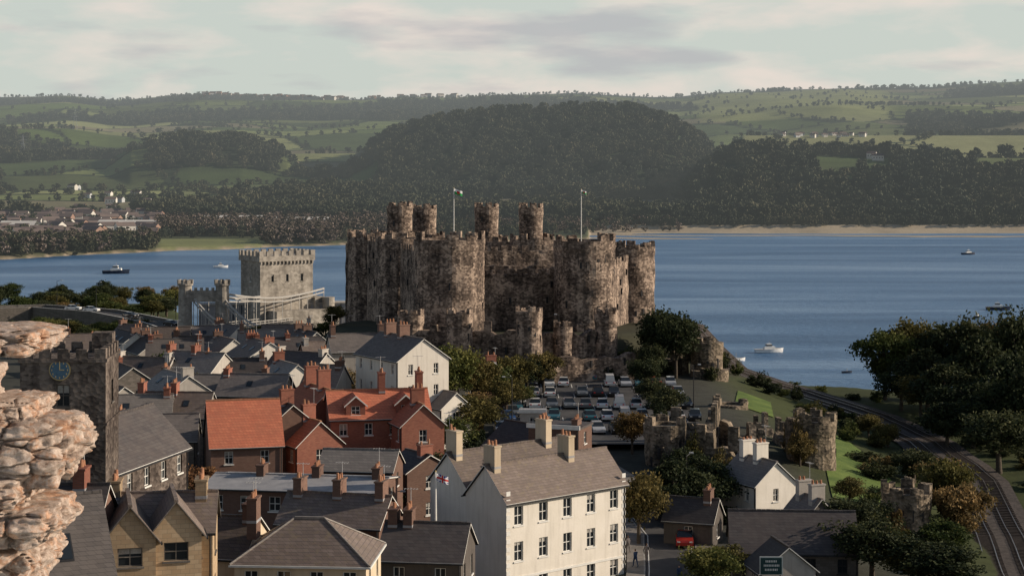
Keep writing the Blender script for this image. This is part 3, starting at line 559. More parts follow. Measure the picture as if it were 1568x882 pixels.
    for s_ in range(dorm):
        q=-a+w*(s_+.5)/dorm; yf=-c*.9; zb=ze+rise*.12; hw=1.1
        facade(W,G,(q-hw,yf),(q+hw,yf),zb-.3,zb+1.3,[(hw-.5,hw+.5,zb+.1,zb+1.1)],wm,trim)
        W.face([(q-hw,yf,zb+1.3),(q+hw,yf,zb+1.3),(q,yf,zb+1.3+hw*.8)],wm)
        for sg in(1,-1):
            W.face([(q+hw*sg,yf,zb-.3),(q+hw*sg,yf+2.5,zb-.3),(q+hw*sg,yf+2.5,zb+1.3),(q+hw*sg,yf,zb+1.3)],wm)
            Rf.face([(q+(hw+.25)*sg,yf-.2,zb+1.15),(q,yf-.2,zb+1.45+hw*.8),(q,yf+3.2,zb+1.45+hw*.8),(q+(hw+.25)*sg,yf+3.2,zb+1.15)],rm)
            Rf.face([(q+(hw+.25)*sg,yf-.21,zb+.98),(q+(hw+.25)*sg,yf-.21,zb+1.15),(q,yf-.21,zb+1.45+hw*.8),(q,yf-.21,zb+1.25+hw*.8)],trim)
    for cpos in chim:
        q=cpos*(a-.55) if not hip else cpos*(a*.5); l=cw_*.85
        Ch.box(q-.36,q+.36,-l,l,zt-1.4,zt+ch,cm); Ch.box(q-.43,q+.43,-l-.07,l+.07,zt+ch,zt+ch+.14,cm); Ch.box(q-.38,q+.38,-l-.02,l+.02,zt-.2,zt+.0,'lead_roof')
        for k in range(3):
            if random.random()<.85: yy=-l*.62+l*.62*k; Ch.cyl(q,yy,zt+ch+.14,zt+ch+random.uniform(.4,.7),.14,.11,8,'clay_pot')
        if random.random()<.45:
            zz=zt+ch+random.uniform(1.2,2); Ch.tube((q,l*.9,zt),(q,l*.9,zz),.025,.025,4,'pole_paint'); Ch.tube((q-.6,l*.9,zz-.1),(q+.6,l*.9,zz-.1),.02,.02,4,'pole_paint')
            for e_ in range(5): Ch.tube((q-.5+e_*.25,l*.9-.25,zz-.1),(q-.5+e_*.25,l*.9+.25,zz-.1),.015,.015,3,'pole_paint')
    W.obj('walls',E); G.obj('windows',E); Rf.obj('roof',E); Ch.obj('chimneys',E); return E,zt,ze
house('white_hotel',0,-21.3,162,14.7,5.6,2.8,41,'white_render','slate_brown',3,chim=(-.97,.35),cm='cream_render',loc=(3.2,161.9),sp=2.45,ww=1.05,wh=1.7,sh=3.15,ch=1.7,gw=False,quoin='white_paint')
house('white_hotel_wing',0,-21.6,166,13.6,5.2,2.6,41,'white_render','slate_brown',3,chim=(-.97,.8),cm='cream_render',loc=(-.75,166.4),ch=2.0,gw=False)
H_=[('white_house',615,515,236,12,7.6,2.6,-58,'white_render','slate',2,dict(chim=(-.6,.1),cm='brown_brick',ww=.7)),
('stone_terrace',548,512,272,9,6,2.3,15,'grey_render','slate',2,dict(chim=(-1,.9),ch=1.4,cm='brown_brick')),
('white_cottage',683,600,232,5,4.5,1.8,-56,'white_render','slate',1,dict(chim=())),
('red_roof_house',372,614,192,7.6,9,4.2,14,'brown_brick','red_tile',1,dict(chim=(),gw=False)),
('brick_house',436,618,197,5,7,2.8,-62,'brown_brick','slate_dark',2,dict(chim=(.3,),ch=1.6)),
('red_brick_villa',577,598,205,11.5,7.6,2.7,12,'red_brick','red_tile',2,dict(chim=(.95,.1),dorm=2,ch=2.0)),
('red_brick_villa',485,592,210,9,6.5,2.8,-64,'red_brick','red_tile',2,dict(chim=(-.5,.6),ch=2.2)),
('red_gabled_house',472,642,196,6,5.5,2.4,-58,'red_brick','red_tile',2,dict(chim=(.0,),ch=1.6)),
('red_brick_villa',636,616,201,6,5,2.2,-70,'red_brick','red_tile',2,dict(chim=(.3,),ch=1.6)),
('flat_roof_shop',462,730,166,16.5,8.5,.6,-9,'brown_brick','lead_roof',1,dict(chim=(-.5,.2,.95),cm='brown_brick',ch=1.0,ww=1.1)),
('slate_workshop',553,690,181,7.6,5.5,1.6,-8,'brown_brick','slate_pale',1,dict(chim=())),
('brick_house',640,694,187,4.6,5.5,1.5,-55,'brown_brick','slate_dark',2,dict(chim=(.8,),ch=1.)),
('hip_roof_house',474,795,131,9.6,7.4,2.5,-4,'cream_render','slate_brown',2,dict(hip=True,chim=(-1.75,),cm='brown_brick',ww=1,wh=1.6,sp=2.3)),
('terrace_house',520,758,150,9,6,2,-14,'brown_brick','slate_brown',1,dict(chim=(-.9,.0,.95),cm='brown_brick',ch=1.3)),
('slate_roof_shop',655,802,142,6.6,7,2.2,-8,'dark_render','slate_dark',2,dict(chim=(-1,-.55),cm='brown_brick',ch=1.1,wh=1.6)),
('slate_house',348,792,134,5,6.5,2.3,-12,'cream_render','slate_brown',2,dict(chim=(.95,),cm='brown_brick',ch=1.1)),
('yellow_stone_hall',197,766,110.5,5.5,3.1,1.9,-76,'yellow_stone','slate_brown',3,dict(chim=(),ww=1.5,wh=1.15,sp=1.9,trim='grey_stone',sh=2.5)),
('yellow_stone_hall',266,758,111.5,5.5,3.1,1.9,-76,'yellow_stone','slate_brown',3,dict(chim=(),ww=1.5,wh=1.15,sp=1.9,trim='grey_stone',sh=2.5)),
('yellow_stone_range',243,757,114,7.2,5,1.9,6,'yellow_stone','slate_brown',3,dict(chim=(-.9,.9),cm='yellow_stone',ww=1.2,trim='grey_stone',ch=.9)),
('slate_roof_house',86,762,98,4.6,10.5,5.0,25,'grey_stone','slate',1,dict(chim=(),sky=1)),
('brick_chimney_house',122,745,110,3.4,4,1.5,0,'brown_brick','slate_dark',1,dict(chim=(.1,),ch=1.1,cm='red_brick')),
('dark_slate_hall',822,652,212,11,7.5,2.6,-48,'dark_render','slate_dark',1,dict(chim=(),gw=False)),
('brick_shop',858,652,203,6,5,.0,-20,'brown_brick','slate_dark',1,dict(chim=(-.8,.8),cm='brown_brick',ch=.8)),
('lodge_house',745,552,268,6,5,2.0,-70,'brown_brick','slate_dark',1,dict(chim=(.8,),ch=.9)),
('flat_kiosk',816,630,238,3.4,3,.0,0,'grey_render','lead_roof',1,dict(chim=())),
('white_cottage',1160,702,190,6.6,5.2,2.2,-62,'white_render','slate',1,dict(chim=(.2,-.7),cm='white_render',ch=1.7,ww=.7)),
('visitor_centre',1212,784,166,11.5,7.6,3.0,-4,'grey_stone','slate_dark',1,dict(chim=(),trim='dark_paint_slit_shade')),
('visitor_centre_wing',1195,832,157,4.4,5,2,-80,'grey_render','slate_dark',1,dict(chim=(),gw=True)),
('stone_cottage',1240,760,180,4.6,4.2,2.2,-70,'grey_stone','slate',1,dict(chim=(-.7,.8),cm='grey_render',ch=1.4)),
('dark_stone_house',1062,764,178,5,4.5,1.8,-20,'dark_render','slate_dark',1,dict(chim=(.8,),cm='brown_brick',ch=1.)),
]
mid=[(195,508,305,9,7,-58,0),(232,516,298,8,6.5,-62,1),(268,520,290,9,6,10,2),(300,540,262,10,7,-25,1),(345,518,296,8,6.5,-60,0),(398,522,284,9.5,8,-62,0),(440,518,288,11,7,15,2),(462,540,262,9,7,-30,1),
(190,560,250,8,7,-60,3),(222,548,262,9,6,-15,1),(330,575,240,15,7.5,-6,3),(270,572,236,9,7,-58,1),(392,574,236,9,6.5,-10,3),(440,556,248,8,6,-62,0),(210,606,207,8,7.5,8,3),(268,602,210,9,7,-4,3),
(500,524,280,8,6,20,2),(700,562,262,4,5,0,0),(150,512,330,12,7,10,2),(100,518,345,12,7,-5,2),(250,502,335,10,6,5,0),(400,506,315,8,6,10,2),(170,590,225,7,7,-50,1),(470,507,300,8,6,-60,1),(300,516,310,8,6,-5,0),(360,550,262,9,6.5,6,2),(240,636,196,9,6,6,3),
(205,498,345,8,6,-40,1),(310,500,340,9,6,15,3),(350,498,330,8,6,-50,0),(440,498,325,9,6,5,3),(500,560,236,5,5,-20,1)]
for b_,rg,D_,w_,d_,ro,k_ in mid:
    wm=['white_render','grey_render','brown_brick','grey_stone'][k_]
    H_.append((['white_terrace_house','rendered_terrace_house','brick_terrace_house','stone_terrace_house'][k_],b_,rg,D_,w_,d_,2.4,ro,wm,random.choice(['slate','slate_brown','slate_brown','slate_pale','slate_dark']),2,dict(chim=random.choice([(-1,1),(-1,),(1,),(-1,0)]),cm=random.choice(['red_brick','brown_brick','brown_brick','grey_render']),ch=random.uniform(.6,1.2),ww=.8,sky=random.choice([0,0,1,2]))))
for h in H_: house(*h[:11],**h[11])
# church tower with clock
cx,cy=bx(108,122),122; zc=zr(548,122); E=empty('church_clock_tower',(cx,cy,10),math.radians(4)); W=MB(); G=MB(); t=zc-10; a=2.85
facade(W,G,(-a,-a),(a,-a),0,t,[(a-.45,a+.45,t-3.,t-1.5)],'church_stone','grey_stone'); facade(W,G,(a,-a),(a,a),0,t,[(a-.45,a+.45,t-3.,t-1.5)],'church_stone','grey_stone'); facade(W,G,(a,a),(-a,a),0,t,[],'church_stone'); facade(W,G,(-a,a),(-a,-a),0,t,[],'church_stone')
W.box(-a-.12,a+.12,-a-.12,a+.12,t,t+.22,'church_stone'); W.box(-a-.1,a+.1,-a-.1,a+.1,t-4.3,t-4.1,'church_stone')
for s_ in range(4):
    ang=s_*math.pi/2; u=(math.cos(ang),math.sin(ang)); n_=(u[1],-u[0])
    for k in range(5): q=-a+.02+k*1.23; W.obox((0,0),u,n_,q,q+.75,a-.4,a+.0+.003*s_,t+.22,t+.85+.1*random.random(),'church_stone')
W.box(a-1.6,a-.2,a-1.6,a-.2,t,t+1.6,'church_stone')
W.obj('walls',E); G.obj('belfry_openings',E)
K=MB(); 
def disc(mb,cx,cz,y,r,n,m,th=.08):
    k=len(mb.v); i=mb.mi(m)
    for yy in(y,y-th):
        for j in range(n): q=j*2*math.pi/n; mb.v.append((cx+r*math.cos(q),yy,cz+r*math.sin(q)))
    mb.f.append(tuple(k+n+j for j in range(n))); mb.m.append(i)
    for j in range(n): mb.f.append((k+j,k+(j+1)%n,k+n+(j+1)%n,k+n+j)); mb.m.append(i)
disc(K,-.2,t-.5,-a,.72,28,'gold_paint',.08); disc(K,-.2,t-.5,-a-.08,.64,28,'clock_blue',.03)
for j in range(12):
    q=j*math.pi/6; K.obox((-.2,0),(1,0),(0,-1),.52*math.cos(q)-.03,.52*math.cos(q)+.03,a+.11,a+.13,t-.5+.52*math.sin(q)-.06,t-.5+.52*math.sin(q)+.06,'gold_paint')
K.obox((-.2,0),(1,0),(0,-1),-.02,.02,a+.12,a+.15,t-.5,t-.05,'gold_paint'); K.obox((-.2,0),(1,0),(0,-1),0,.3,a+.12,a+.15,t-.52,t-.47,'gold_paint'); K.obj('clock_face',E)
house('church_nave',168,640,130,14,6,3,76,'church_stone','slate_dark',1,chim=(),gw=False)
# near wall top with lichen (viewpoint parapet)
E=empty('ruined_stone_wall',(-2,7,46))
def rock(name,x,y,z,sx_,sy_,sz_,seed):
    bm=bmesh.new(); bmesh.ops.create_icosphere(bm,subdivisions=6,radius=1)
    for v in bm.verts:
        p=v.co.copy(); s_=Vector((seed*3.1,seed,0)); k=max(abs(p.x),abs(p.y),abs(p.z))**.6; p/=k
        w=Vector((p.x*sx_,p.y*sy_,p.z*sz_*2.2)); cell=noise.voronoi(w*7+s_)[0]
        q=noise.fractal(p*1.3+s_,1,2,4)*.16+noise.fractal(w*14+s_,1,2,5)*.05-.14*max(0,.09-(cell[1]-cell[0]))/.09; v.co=p*(1+q)
    me=bpy.data.meshes.new(name); bm.to_mesh(me); bm.free(); me.materials.append(MATS['lichen_rock']); me.polygons.foreach_set('use_smooth',[True]*len(me.polygons))
    o=link(name,me,E); o.location=(x+2,y-7,z-46); o.scale=(sx_,sy_,sz_)
D=6.5
for i,(b_,r_,w_,h_) in enumerate([(-15,520,96,20),(0,690,122,52),(-115,620,80,50),(8,792,96,30),(-10,862,78,36),(-80,740,90,60),(-170,600,110,90),(-170,760,130,100),(-120,900,140,70),(0,740,60,24),(-150,550,90,40),(-5,640,52,22)]):
    rock(f'stone_{i}',bx(b_,D),D+.1*(i%3),zr(r_,D),w_/F*D,.3,h_/F*D,i+1)
mb=MB(); mb.box(-.9,-.3,-.1,1.1,-2.2,-.3,'lichen_rock'); mb.obj('wall_core',E)
# ------------------------------------------------------------ bridges
E=empty('bridge_gatehouse_tower',(bx(424,430),430,0),math.radians(36)); W=MB(); G=MB(); a,c=7.2,5; t=zr(392,430)
facade(W,G,(-a,-c),(a,-c),-2,t,[(3,3.7,t-6,t-4.2),(7,7.7,t-6,t-4.2),(11,11.7,t-6,t-4.2)],'bridge_stone','bridge_stone',False)
facade(W,G,(a,-c),(a,c),-2,t,[],'bridge_stone'); facade(W,G,(a,c),(-a,c),-2,t,[],'bridge_stone'); facade(W,G,(-a,c),(-a,-c),-2,t,[(4.6,5.4,t-6,t-4.2)],'bridge_stone')
W.box(-a-.4,a+.4,-c-.4,c+.4,t-1,t+.3,'bridge_stone')
for k in range(15): W.box(-a+k*1.0,-a+k*1.0+.35,-c-.38,-c,t-1.7,t-1.001,'bridge_stone')
for k in range(8):
    q=-a-.38+k*2.0
    for yy in(-c-.38,c-.22): W.box(q,q+1.2,yy,yy+.6,t+.3,t+1.5,'bridge_stone')
for k in range(5):
    q=-c+.6+k*1.9
    for xx in(-a-.375,a-.225): W.box(xx,xx+.6,q,q+1.1,t+.3,t+1.49,'bridge_stone')
W.box(a+.01,a+3.2,-c-1,c,-2,zr(455,430),'bridge_stone',) ; W.box(-a+2,a+5,-c-4,-c-.01,-2,zr(472,430),'bridge_stone')
W.cyl(a+3.2,-c-2,-2,zr(455,430),1.5,1.5,16,'bridge_stone'); W.obj('masonry',E); G.obj('openings',E)
W=MB(); W.obox((-28,0),(1,0),(0,1),0,40,0,5,8.5,14.5,'lead_roof'); 
for k in range(20): W.obox((-28,0),(1,0),(0,1),k*2,k*2+.2,-.1,0,8.6,14.4,'hull_dark')
W.box(-28.2,12.2,-.3,5.3,14.5,14.8,'grey_render'); o=W.obj('tubular_railway_bridge'); o.location=(bx(560,432)-12,430,0); o.rotation_euler=(0,0,math.radians(9))
E=empty('suspension_bridge',(bx(312,400),400,0)); W=MB()
for xx in(-4.2,4.2):
    W.cyl(xx,0,2,zr(437,400),1.7,1.5,18,'bridge_stone'); zt=zr(437,400); W.cyl(xx,0,zt,zt+.4,1.8,1.8,18,'bridge_stone')
    for k in range(7): q=k*2*math.pi/7; W.obox((xx,0),(-math.sin(q),math.cos(q)),(math.cos(q),math.sin(q)),-.4,.4,1.3,1.78,zt+.4,zt+1.3,'bridge_stone')
zt=zr(445,400); W.box(-3,3.5,-1,1,zt-2.5,zt,'bridge_stone')
for k in range(4): W.box(-2+k*1.3,-1.4+k*1.3,-1.05,-.4,zt,zt+.7,'bridge_stone')
W.box(-6,8,1,2.4,2,9,'bridge_stone'); W.obj('pylon_towers',E)
W=MB()
for s_ in(-3.2,3.6):
    A=Vector((s_,0,zr(448,400))); 
    for B in(Vector((s_+12,-8,12.)),Vector((s_+20,34,18))):
        pr=None
        for i in range(13):
            u=i/12; q=A.lerp(B,u); q.z-=1.8*math.sin(u*math.pi)
            if pr is not None: W.tube(pr,q,.24,.24,5,'bridge_steel'); W.tube(pr-Vector((0,0,.9)),q-Vector((0,0,.9)),.18,.18,5,'bridge_steel')
            W.tube((q.x,q.y,11),tuple(q),.09,.09,4,'bridge_steel'); pr=q
W.obj('chains_and_hangers',E)
W=MB()
for k in range(2):
    a_,b_=((-14,-4),(12,-8)) if k==0 else ((0,0),(22,34))
    dx,dy=b_[0]-a_[0],b_[1]-a_[1]; l=math.hypot(dx,dy); u=(dx/l,dy/l); n=(-u[1],u[0]); W.obox(a_,u,n,0,l,-2.5,2.5,10.6-.01*k,11-.01*k,'asphalt')
    for s_ in(-2.5,2.35): W.obox(a_,u,n,0,l,s_,s_+.12,11.7,11.85,'bridge_steel'); W.obox(a_,u,n,0,l,s_,s_+.12,11.2,11.3,'bridge_steel')
    for s_ in(-2.5,2.35):
        for i in range(int(l/1.5)): W.obox(a_,u,n,i*1.5,i*1.5+.1,s_+.01,s_+.11,11,11.7,'bridge_steel')
W.obj('bridge_deck',E)
# roads (draped strips)
def strip(mb,pts,w,off,mat,side=0,zf=None):
    P=[]
    for i in range(len(pts)-1):
        for k in range(6):
            u=k/6; P.append((pts[i][0]*(1-u)+pts[i+1][0]*u,pts[i][1]*(1-u)+pts[i+1][1]*u))
    P.append(pts[-1]); L_=[]
    for i,p in enumerate(P):
        a=P[max(0,i-1)]; b=P[min(len(P)-1,i+1)]; dx,dy=b[0]-a[0],b[1]-a[1]; l=math.hypot(dx,dy); n=(dy/l,-dx/l); c=(p[0]+n[0]*side,p[1]+n[1]*side)
        z=(hz_(*p) if zf is None else zf)+off; L_.append(((c[0]-n[0]*w/2,c[1]-n[1]*w/2,z),(c[0]+n[0]*w/2,c[1]+n[1]*w/2,z)))
    for i in range(len(L_)-1): mb.face([L_[i][0],L_[i][1],L_[i+1][1],L_[i+1][0]],mat)
    return L_
def road(name,pts,w=6.5,zf=None,pave=True):
    E=empty(name,(0,0,0)); a=MB(); strip(a,pts,w,.14,'asphalt',0,zf); a.obj('carriageway',E)
    b=MB(); 
    for s_ in(-1,1):
        if pave: strip(b,pts,1.6,.26,'paving',s_*(w/2+.95),zf)
        strip(b,pts,.16,.265,'kerb_stone',s_*(w/2+.07),zf)
        strip(b,pts,.1,.145,'white_paint',s_*(w/2-.35),zf)
    b.obj('pavements_and_kerbs',E)
road('street',[(13,140),(13.8,152),(15,165),(16,180),(14.5,195),(11,210),(7,224),(5,236)],5)
CR=[(bx(-60,470),470),(bx(60,478),478),(bx(160,462),462),(bx(240,432),432),(bx(300,400),400),(bx(335,380),380)]
road('coast_road',CR,7,9.4,False)
mb=MB()
for s_ in(-4,4):
    L_=strip(mb,CR,.35,10.3,'white_paint',s_,0.)
    for i in range(len(L_)-1):
        for e_ in(0,1): p_,q_=L_[i][e_],L_[i+1][e_]; mb.face([(p_[0],p_[1],3),(q_[0],q_[1],3),q_,p_],'grey_stone')
mb.obj('road_parapet')
mb=MB(); cp=[(-3,228),(26,228),(27,300),(17,304),(4,300),(-1,270)]; mb.face([(x_,y_,12.12) for x_,y_ in cp],'asphalt')
for y_ in(250,262.5,276,288.5):
    for k in range(10): x_=2.2+k*2.5; mb.box(x_,x_+.1,y_-2.4,y_+2.4,12.12,12.126,'white_paint')
mb.obj('car_park')
T=[(46,150),(51.6,180),(57,206),(61.3,234),(62.4,265),(60,292),(53,322),(42,340),(20,372)]
E=empty('railway_track',(0,0,0)); mb=MB(); strip(mb,T,9,.25,'ballast'); mb.obj('ballast_bed',E)
mb=MB(); L_=strip(MB(),T,1,.3,'ballast')
for s_ in(-1.9,1.9):
    for g_ in(-.72,.72): strip(mb,T,.1,.46,'rail_steel',s_+g_); 
mb.obj('rails',E); mb=MB()
for i in range(len(L_)-1):
    a=Vector(L_[i][0]).lerp(Vector(L_[i][1]),.5); b=Vector(L_[i+1][0]).lerp(Vector(L_[i+1][1]),.5); n_=int((b-a).length/.7); d=(b-a).normalized()
    for k in range(n_):
        p=a.lerp(b,k/n_)
        for s_ in(-1.9,1.9): mb.obox((p.x,p.y),(d.y,-d.x),(d.x,d.y),s_-1.25,s_+1.25,-.12,.12,p.z-.05,p.z+.08,'sleeper')
mb.obj('sleepers',E)
def patch(name,pts,mat='lawn',off=.12):
    mb=MB(); cx=sum(p[0] for p in pts)/len(pts); cy=sum(p[1] for p in pts)/len(pts); ng=10
    for i in range(len(pts)):
        a,b=pts[i],pts[(i+1)%len(pts)]
        for k in range(ng):
            for j in range(ng):
                def q(k_,j_): 
                    s_=k_/ng; u=j_/ng; ex,ey=a[0]*(1-u)+b[0]*u,a[1]*(1-u)+b[1]*u; X_,Y_=cx+(ex-cx)*s_,cy+(ey-cy)*s_; return (X_,Y_,hz_(X_,Y_)+off)
                mb.face([q(k,j),q(k+1,j),q(k+1,j+1),q(k,j+1)],mat)
    mb.obj(name)
patch('castle_lawn',[(bx(1275,205),205),(bx(1345,203),203),(bx(1382,218),218),(bx(1350,240),240),(bx(1290,262),262),(bx(1250,262),262)])
patch('castle_lawn',[(bx(1125,268),268),(bx(1185,262),262),(bx(1180,285),285),(bx(1130,290),290)])
# ------------------------------------------------------------ cars
def car_mesh(col,van=False):
    mb=MB(); m='car_'+col
    prof=[(-2.1,.3),(-2.12,.62),(-2.0,.82),(-1.0,.95),(.95,.97),(1.9,.92),(2.1,.7),(2.08,.3)]
    def y(z): return .86-.06*max(0,z-.6)
    for s_ in(1,-1):
        f=[(x_,s_*y(z),z) for x_,z in prof]; mb.face(f if s_<0 else f[::-1],m)
    for i in range(len(prof)-1):
        (x0,z0),(x1,z1)=prof[i],prof[i+1]; mb.face([(x0,-y(z0),z0),(x0,y(z0),z0),(x1,y(z1),z1),(x1,-y(z1),z1)],m)
    zt=1.9 if van else 1.45
    bt=[(-1.05,.94),(1.7,.94)] if not van else [(-1.4,.9),(2.02,.9)]; tp=[(-.35,zt),(1.15,zt)] if not van else [(-.9,zt),(1.95,zt)]
    B=[(bt[0][0],.8,bt[0][1]),(bt[1][0],.8,bt[1][1]),(tp[1][0],.62,zt),(tp[0][0],.62,zt)]
    for s_ in(1,-1):
        f=[(a,s_*b,c) for a,b,c in B]; mb.face(f[::-1] if s_>0 else f,'glass')
        xm=.35; mb.face([(xm-.06,s_*.805,.95),(xm+.06,s_*.805,.95),(xm+.06,s_*.63,zt),(xm-.06,s_*.63,zt)],m)
    mb.face([(bt[0][0],-.8,.94),(bt[0][0],.8,.94),(tp[0][0],.62,zt),(tp[0][0],-.62,zt)],'glass'); mb.face([(bt[1][0],.8,.94),(bt[1][0],-.8,.94),(tp[1][0],-.62,zt),(tp[1][0],.62,zt)],'glass' if not van else m)
    mb.face([(tp[0][0]-.03,-.64,zt+.01),(tp[1][0]+.03,-.64,zt+.01),(tp[1][0]+.03,.64,zt+.01),(tp[0][0]-.03,.64,zt+.01)],m)
    for x_ in(-1.3,1.3):
        for s_ in(-1,1): mb.tube((x_,s_*.68,.32),(x_,s_*.89,.32),.32,.32,12,'tyre'); mb.face([(x_+.2*math.cos(j*.785),s_*.895,.32+.2*math.sin(j*.785)) for j in range(8)],'pole_paint'); mb.face([(x_+.32*math.cos(j*.5236),s_*.89,.32+.32*math.sin(j*.5236)) for j in range(12)],'tyre')
    for s_ in(-.6,.6): mb.box(-2.14,-2.08,s_-.15,s_+.15,.62,.74,'white_paint'); mb.box(2.06,2.13,s_-.13,s_+.13,.66,.82,'flag_red')
    return mb.data('car_'+col)
CM=[car_mesh(c[0]) for c in CAR]; VN=[car_mesh('white',True),car_mesh('silver',True)]
def car(x_,y_,a,z_=None,me=None): link('parked_car' if me is None else 'parked_van',me or random.choice(CM+CM[:3]),None,(x_,y_,12.13 if z_ is None else z_),a)
for y_ in(250,262.5,276,288.5,297):
    for k in range(10):
        x_=3.45+k*2.5
        if y_>295 and (x_<6 or x_>17): continue
        if random.random()<.86: car(x_,y_+random.uniform(-.4,.4),math.pi/2*random.choice([1,3])+random.uniform(-.07,.07),None,random.choice(VN) if random.random()<.06 else None)
for k in range(7): car(-1.5+k*2.6,238+random.uniform(-.3,.3),math.pi/2+.1)
for k in range(5): car(-1+.35*k*1.5,243+k*5.6,math.pi/2+.1)
car(12.3,197,1.9,hz_(12.3,197)+.15); car(17.2,176,1.5,hz_(17.2,176)+.15)
for b_,D_,a_ in((262,425,2.4),(140,467,2.9),(112,472,3.),(200,449,2.6)): car(bx(b_,D_),D_,a_,9.55)
# ------------------------------------------------------------ boats
def boat(b_,D_,L_,rot,hull='hull_white',cab=True,mast=False):
    mb=MB(); n=9; rings=[]
    for i in range(n):
        u=i/(n-1); x_=(u-.5)*L_; w=L_*.16*(1-max(0,(u-.45)/.55)**2.2)+.02; sheer=L_*.1*(1+.5*u*u); rings.append([(x_,-w,sheer),(x_*.97,-w*.75,-.05),(x_*.95,0,-.3),(x_*.97,w*.75,-.05),(x_,w,sheer)])
    for i in range(n-1):
        for j in range(4): mb.face([rings[i][j],rings[i+1][j],rings[i+1][j+1],rings[i][j+1]],hull)
        mb.face([(q[0],q[1],q[2]-.12) for q in(rings[i][0],rings[i][4],rings[i+1][4],rings[i+1][0])],'grey_render')
    mb.face(rings[0],hull)
    if cab:
        h=L_*.1; mb.obox((0,0),(1,0),(0,1),-L_*.2,L_*.2,-L_*.1,L_*.1,h,h*1.9,'hull_white',.12); mb.obox((0,0),(1,0),(0,1),-L_*.12,L_*.08,-L_*.085,L_*.085,h*1.9,h*2.9,'hull_white',.15); mb.obox((0,0),(1,0),(0,1),-L_*.125,L_*.085,-L_*.09,L_*.09,h*2.2,h*2.6,'glass')
    mb.tube((0,0,L_*.1),(0,0,L_*(.9 if mast else .4)),.06,.04,5,'pole_paint')
    if mast: mb.tube((0,0,L_*.25),(-L_*.4,0,L_*.25),.08,.08,5,'hull_white')
    mb.obj('motor_boat' if cab else 'moored_dinghy',None,False,(bx(b_,D_),D_,.15)).rotation_euler=(0,0,rot)
boat(1178,455,7.5,.15); boat(1127,435,5,.3,'hull_white',False); boat(1496,560,4.5,1.2,'hull_dark'); boat(1528,590,8,-.2,'hull_dark'); boat(1522,448,4.5,.3); boat(1490,452,4,.1,'hull_white',False)
boat(178,790,12,0,'hull_dark'); boat(338,835,7,.2); boat(1297,410,2.5,.2,'hull_dark',False); boat(1357,470,2,.2,'hull_dark',False); boat(1483,960,8,.3,'hull_dark')
# ------------------------------------------------------------ flags and poles
def flag(b_,D_,z0,z1,w,kind):
    E=empty('flagpole',(bx(b_,D_),D_,z0)); mb=MB(); h=z1-z0; mb.cyl(0,0,0,h,.12,.06,8,'white_paint'); mb.cyl(0,0,h,h+.15,.1,.02,8,'gold_paint'); mb.obj('pole',E)
    mb=MB(); n,m_=16,8; hh=w*.55
    def P(i,j): u=i/n; return (.1+u*w*.85,math.sin(u*7)*w*.07,h-.15-hh*j/m_-u*w*.28)
    for i in range(n):
        for j in range(m_):
            if kind=='welsh': m='flag_white' if j<m_/2 else 'flag_green'; m='flag_red' if 5<=i<=10 and 2<=j<=5 else m
            else: m='flag_red' if (i in(7,8) or j in(3,4)) else ('flag_white' if i in(6,9) or j in(2,5) or abs(i/2-j)<.6 or abs((n-1-i)/2-j)<.6 else 'flag_blue')
            mb.face([P(i,j),P(i+1,j),P(i+1,j+1),P(i,j+1)],m)
    mb.obj('flag_cloth',E)
flag(695,320,30,zr(288,320),1.7,'welsh'); flag(890,326,30,zr(290,326),1.,'welsh'); flag(667,154,zr(800,154),zr(722,154),1.2,'union')
def lamp(x_,y_,h=6,a=0):
    z=hz_(x_,y_); mb=MB(); mb.cyl(0,0,0,h,.09,.05,8,'dark_paint_slit_shade'); mb.cyl(0,0,0,.8,.14,.12,8,'dark_paint_slit_shade'); mb.tube((0,0,h),(math.cos(a)*1.1,math.sin(a)*1.1,h+.25),.04,.04,6,'dark_paint_slit_shade'); mb.obox((math.cos(a)*1.2,math.sin(a)*1.2),(1,0),(0,1),-.25,.25,-.13,.13,h+.15,h+.3,'pole_paint',.04); mb.obj('street_lamp',None,False,(x_,y_,z))
for x_,y_ in((0,246),(27,262),(8,301),(18.8,190),(-14,240),(bx(545,160),160),(bx(600,170),170)): lamp(x_,y_,6.5,random.uniform(0,6))
for b_,D_ in((120,470),(240,432),(60,478)): lamp(bx(b_,D_)+4.3,D_+2,12)
mb=MB(); x_,y_=bx(1185,150),151.5; z=zr(866,151.5); mb.box(-.9,.9,-.05,.05,-.7,.7,'awning_dark'); mb.box(-1,1,.05,.1,-.8,.8,'white_paint'); mb.cyl(-.8,0.2,-8,-.7,.06,.06,6,'dark_paint_slit_shade'); mb.cyl(.8,.2,-8,-.7,.06,.06,6,'dark_paint_slit_shade'); 
for k,wd in enumerate((.5,.65,.55)): 
    q=-wd
    while q<wd: ww_=random.uniform(.06,.12); mb.box(q,q+ww_,-.06,-.051,.32-k*.36,.5-k*.36,'white_paint'); q+=ww_+.05
mb.obj('visitor_centre_sign',None,False,(x_,y_,z))
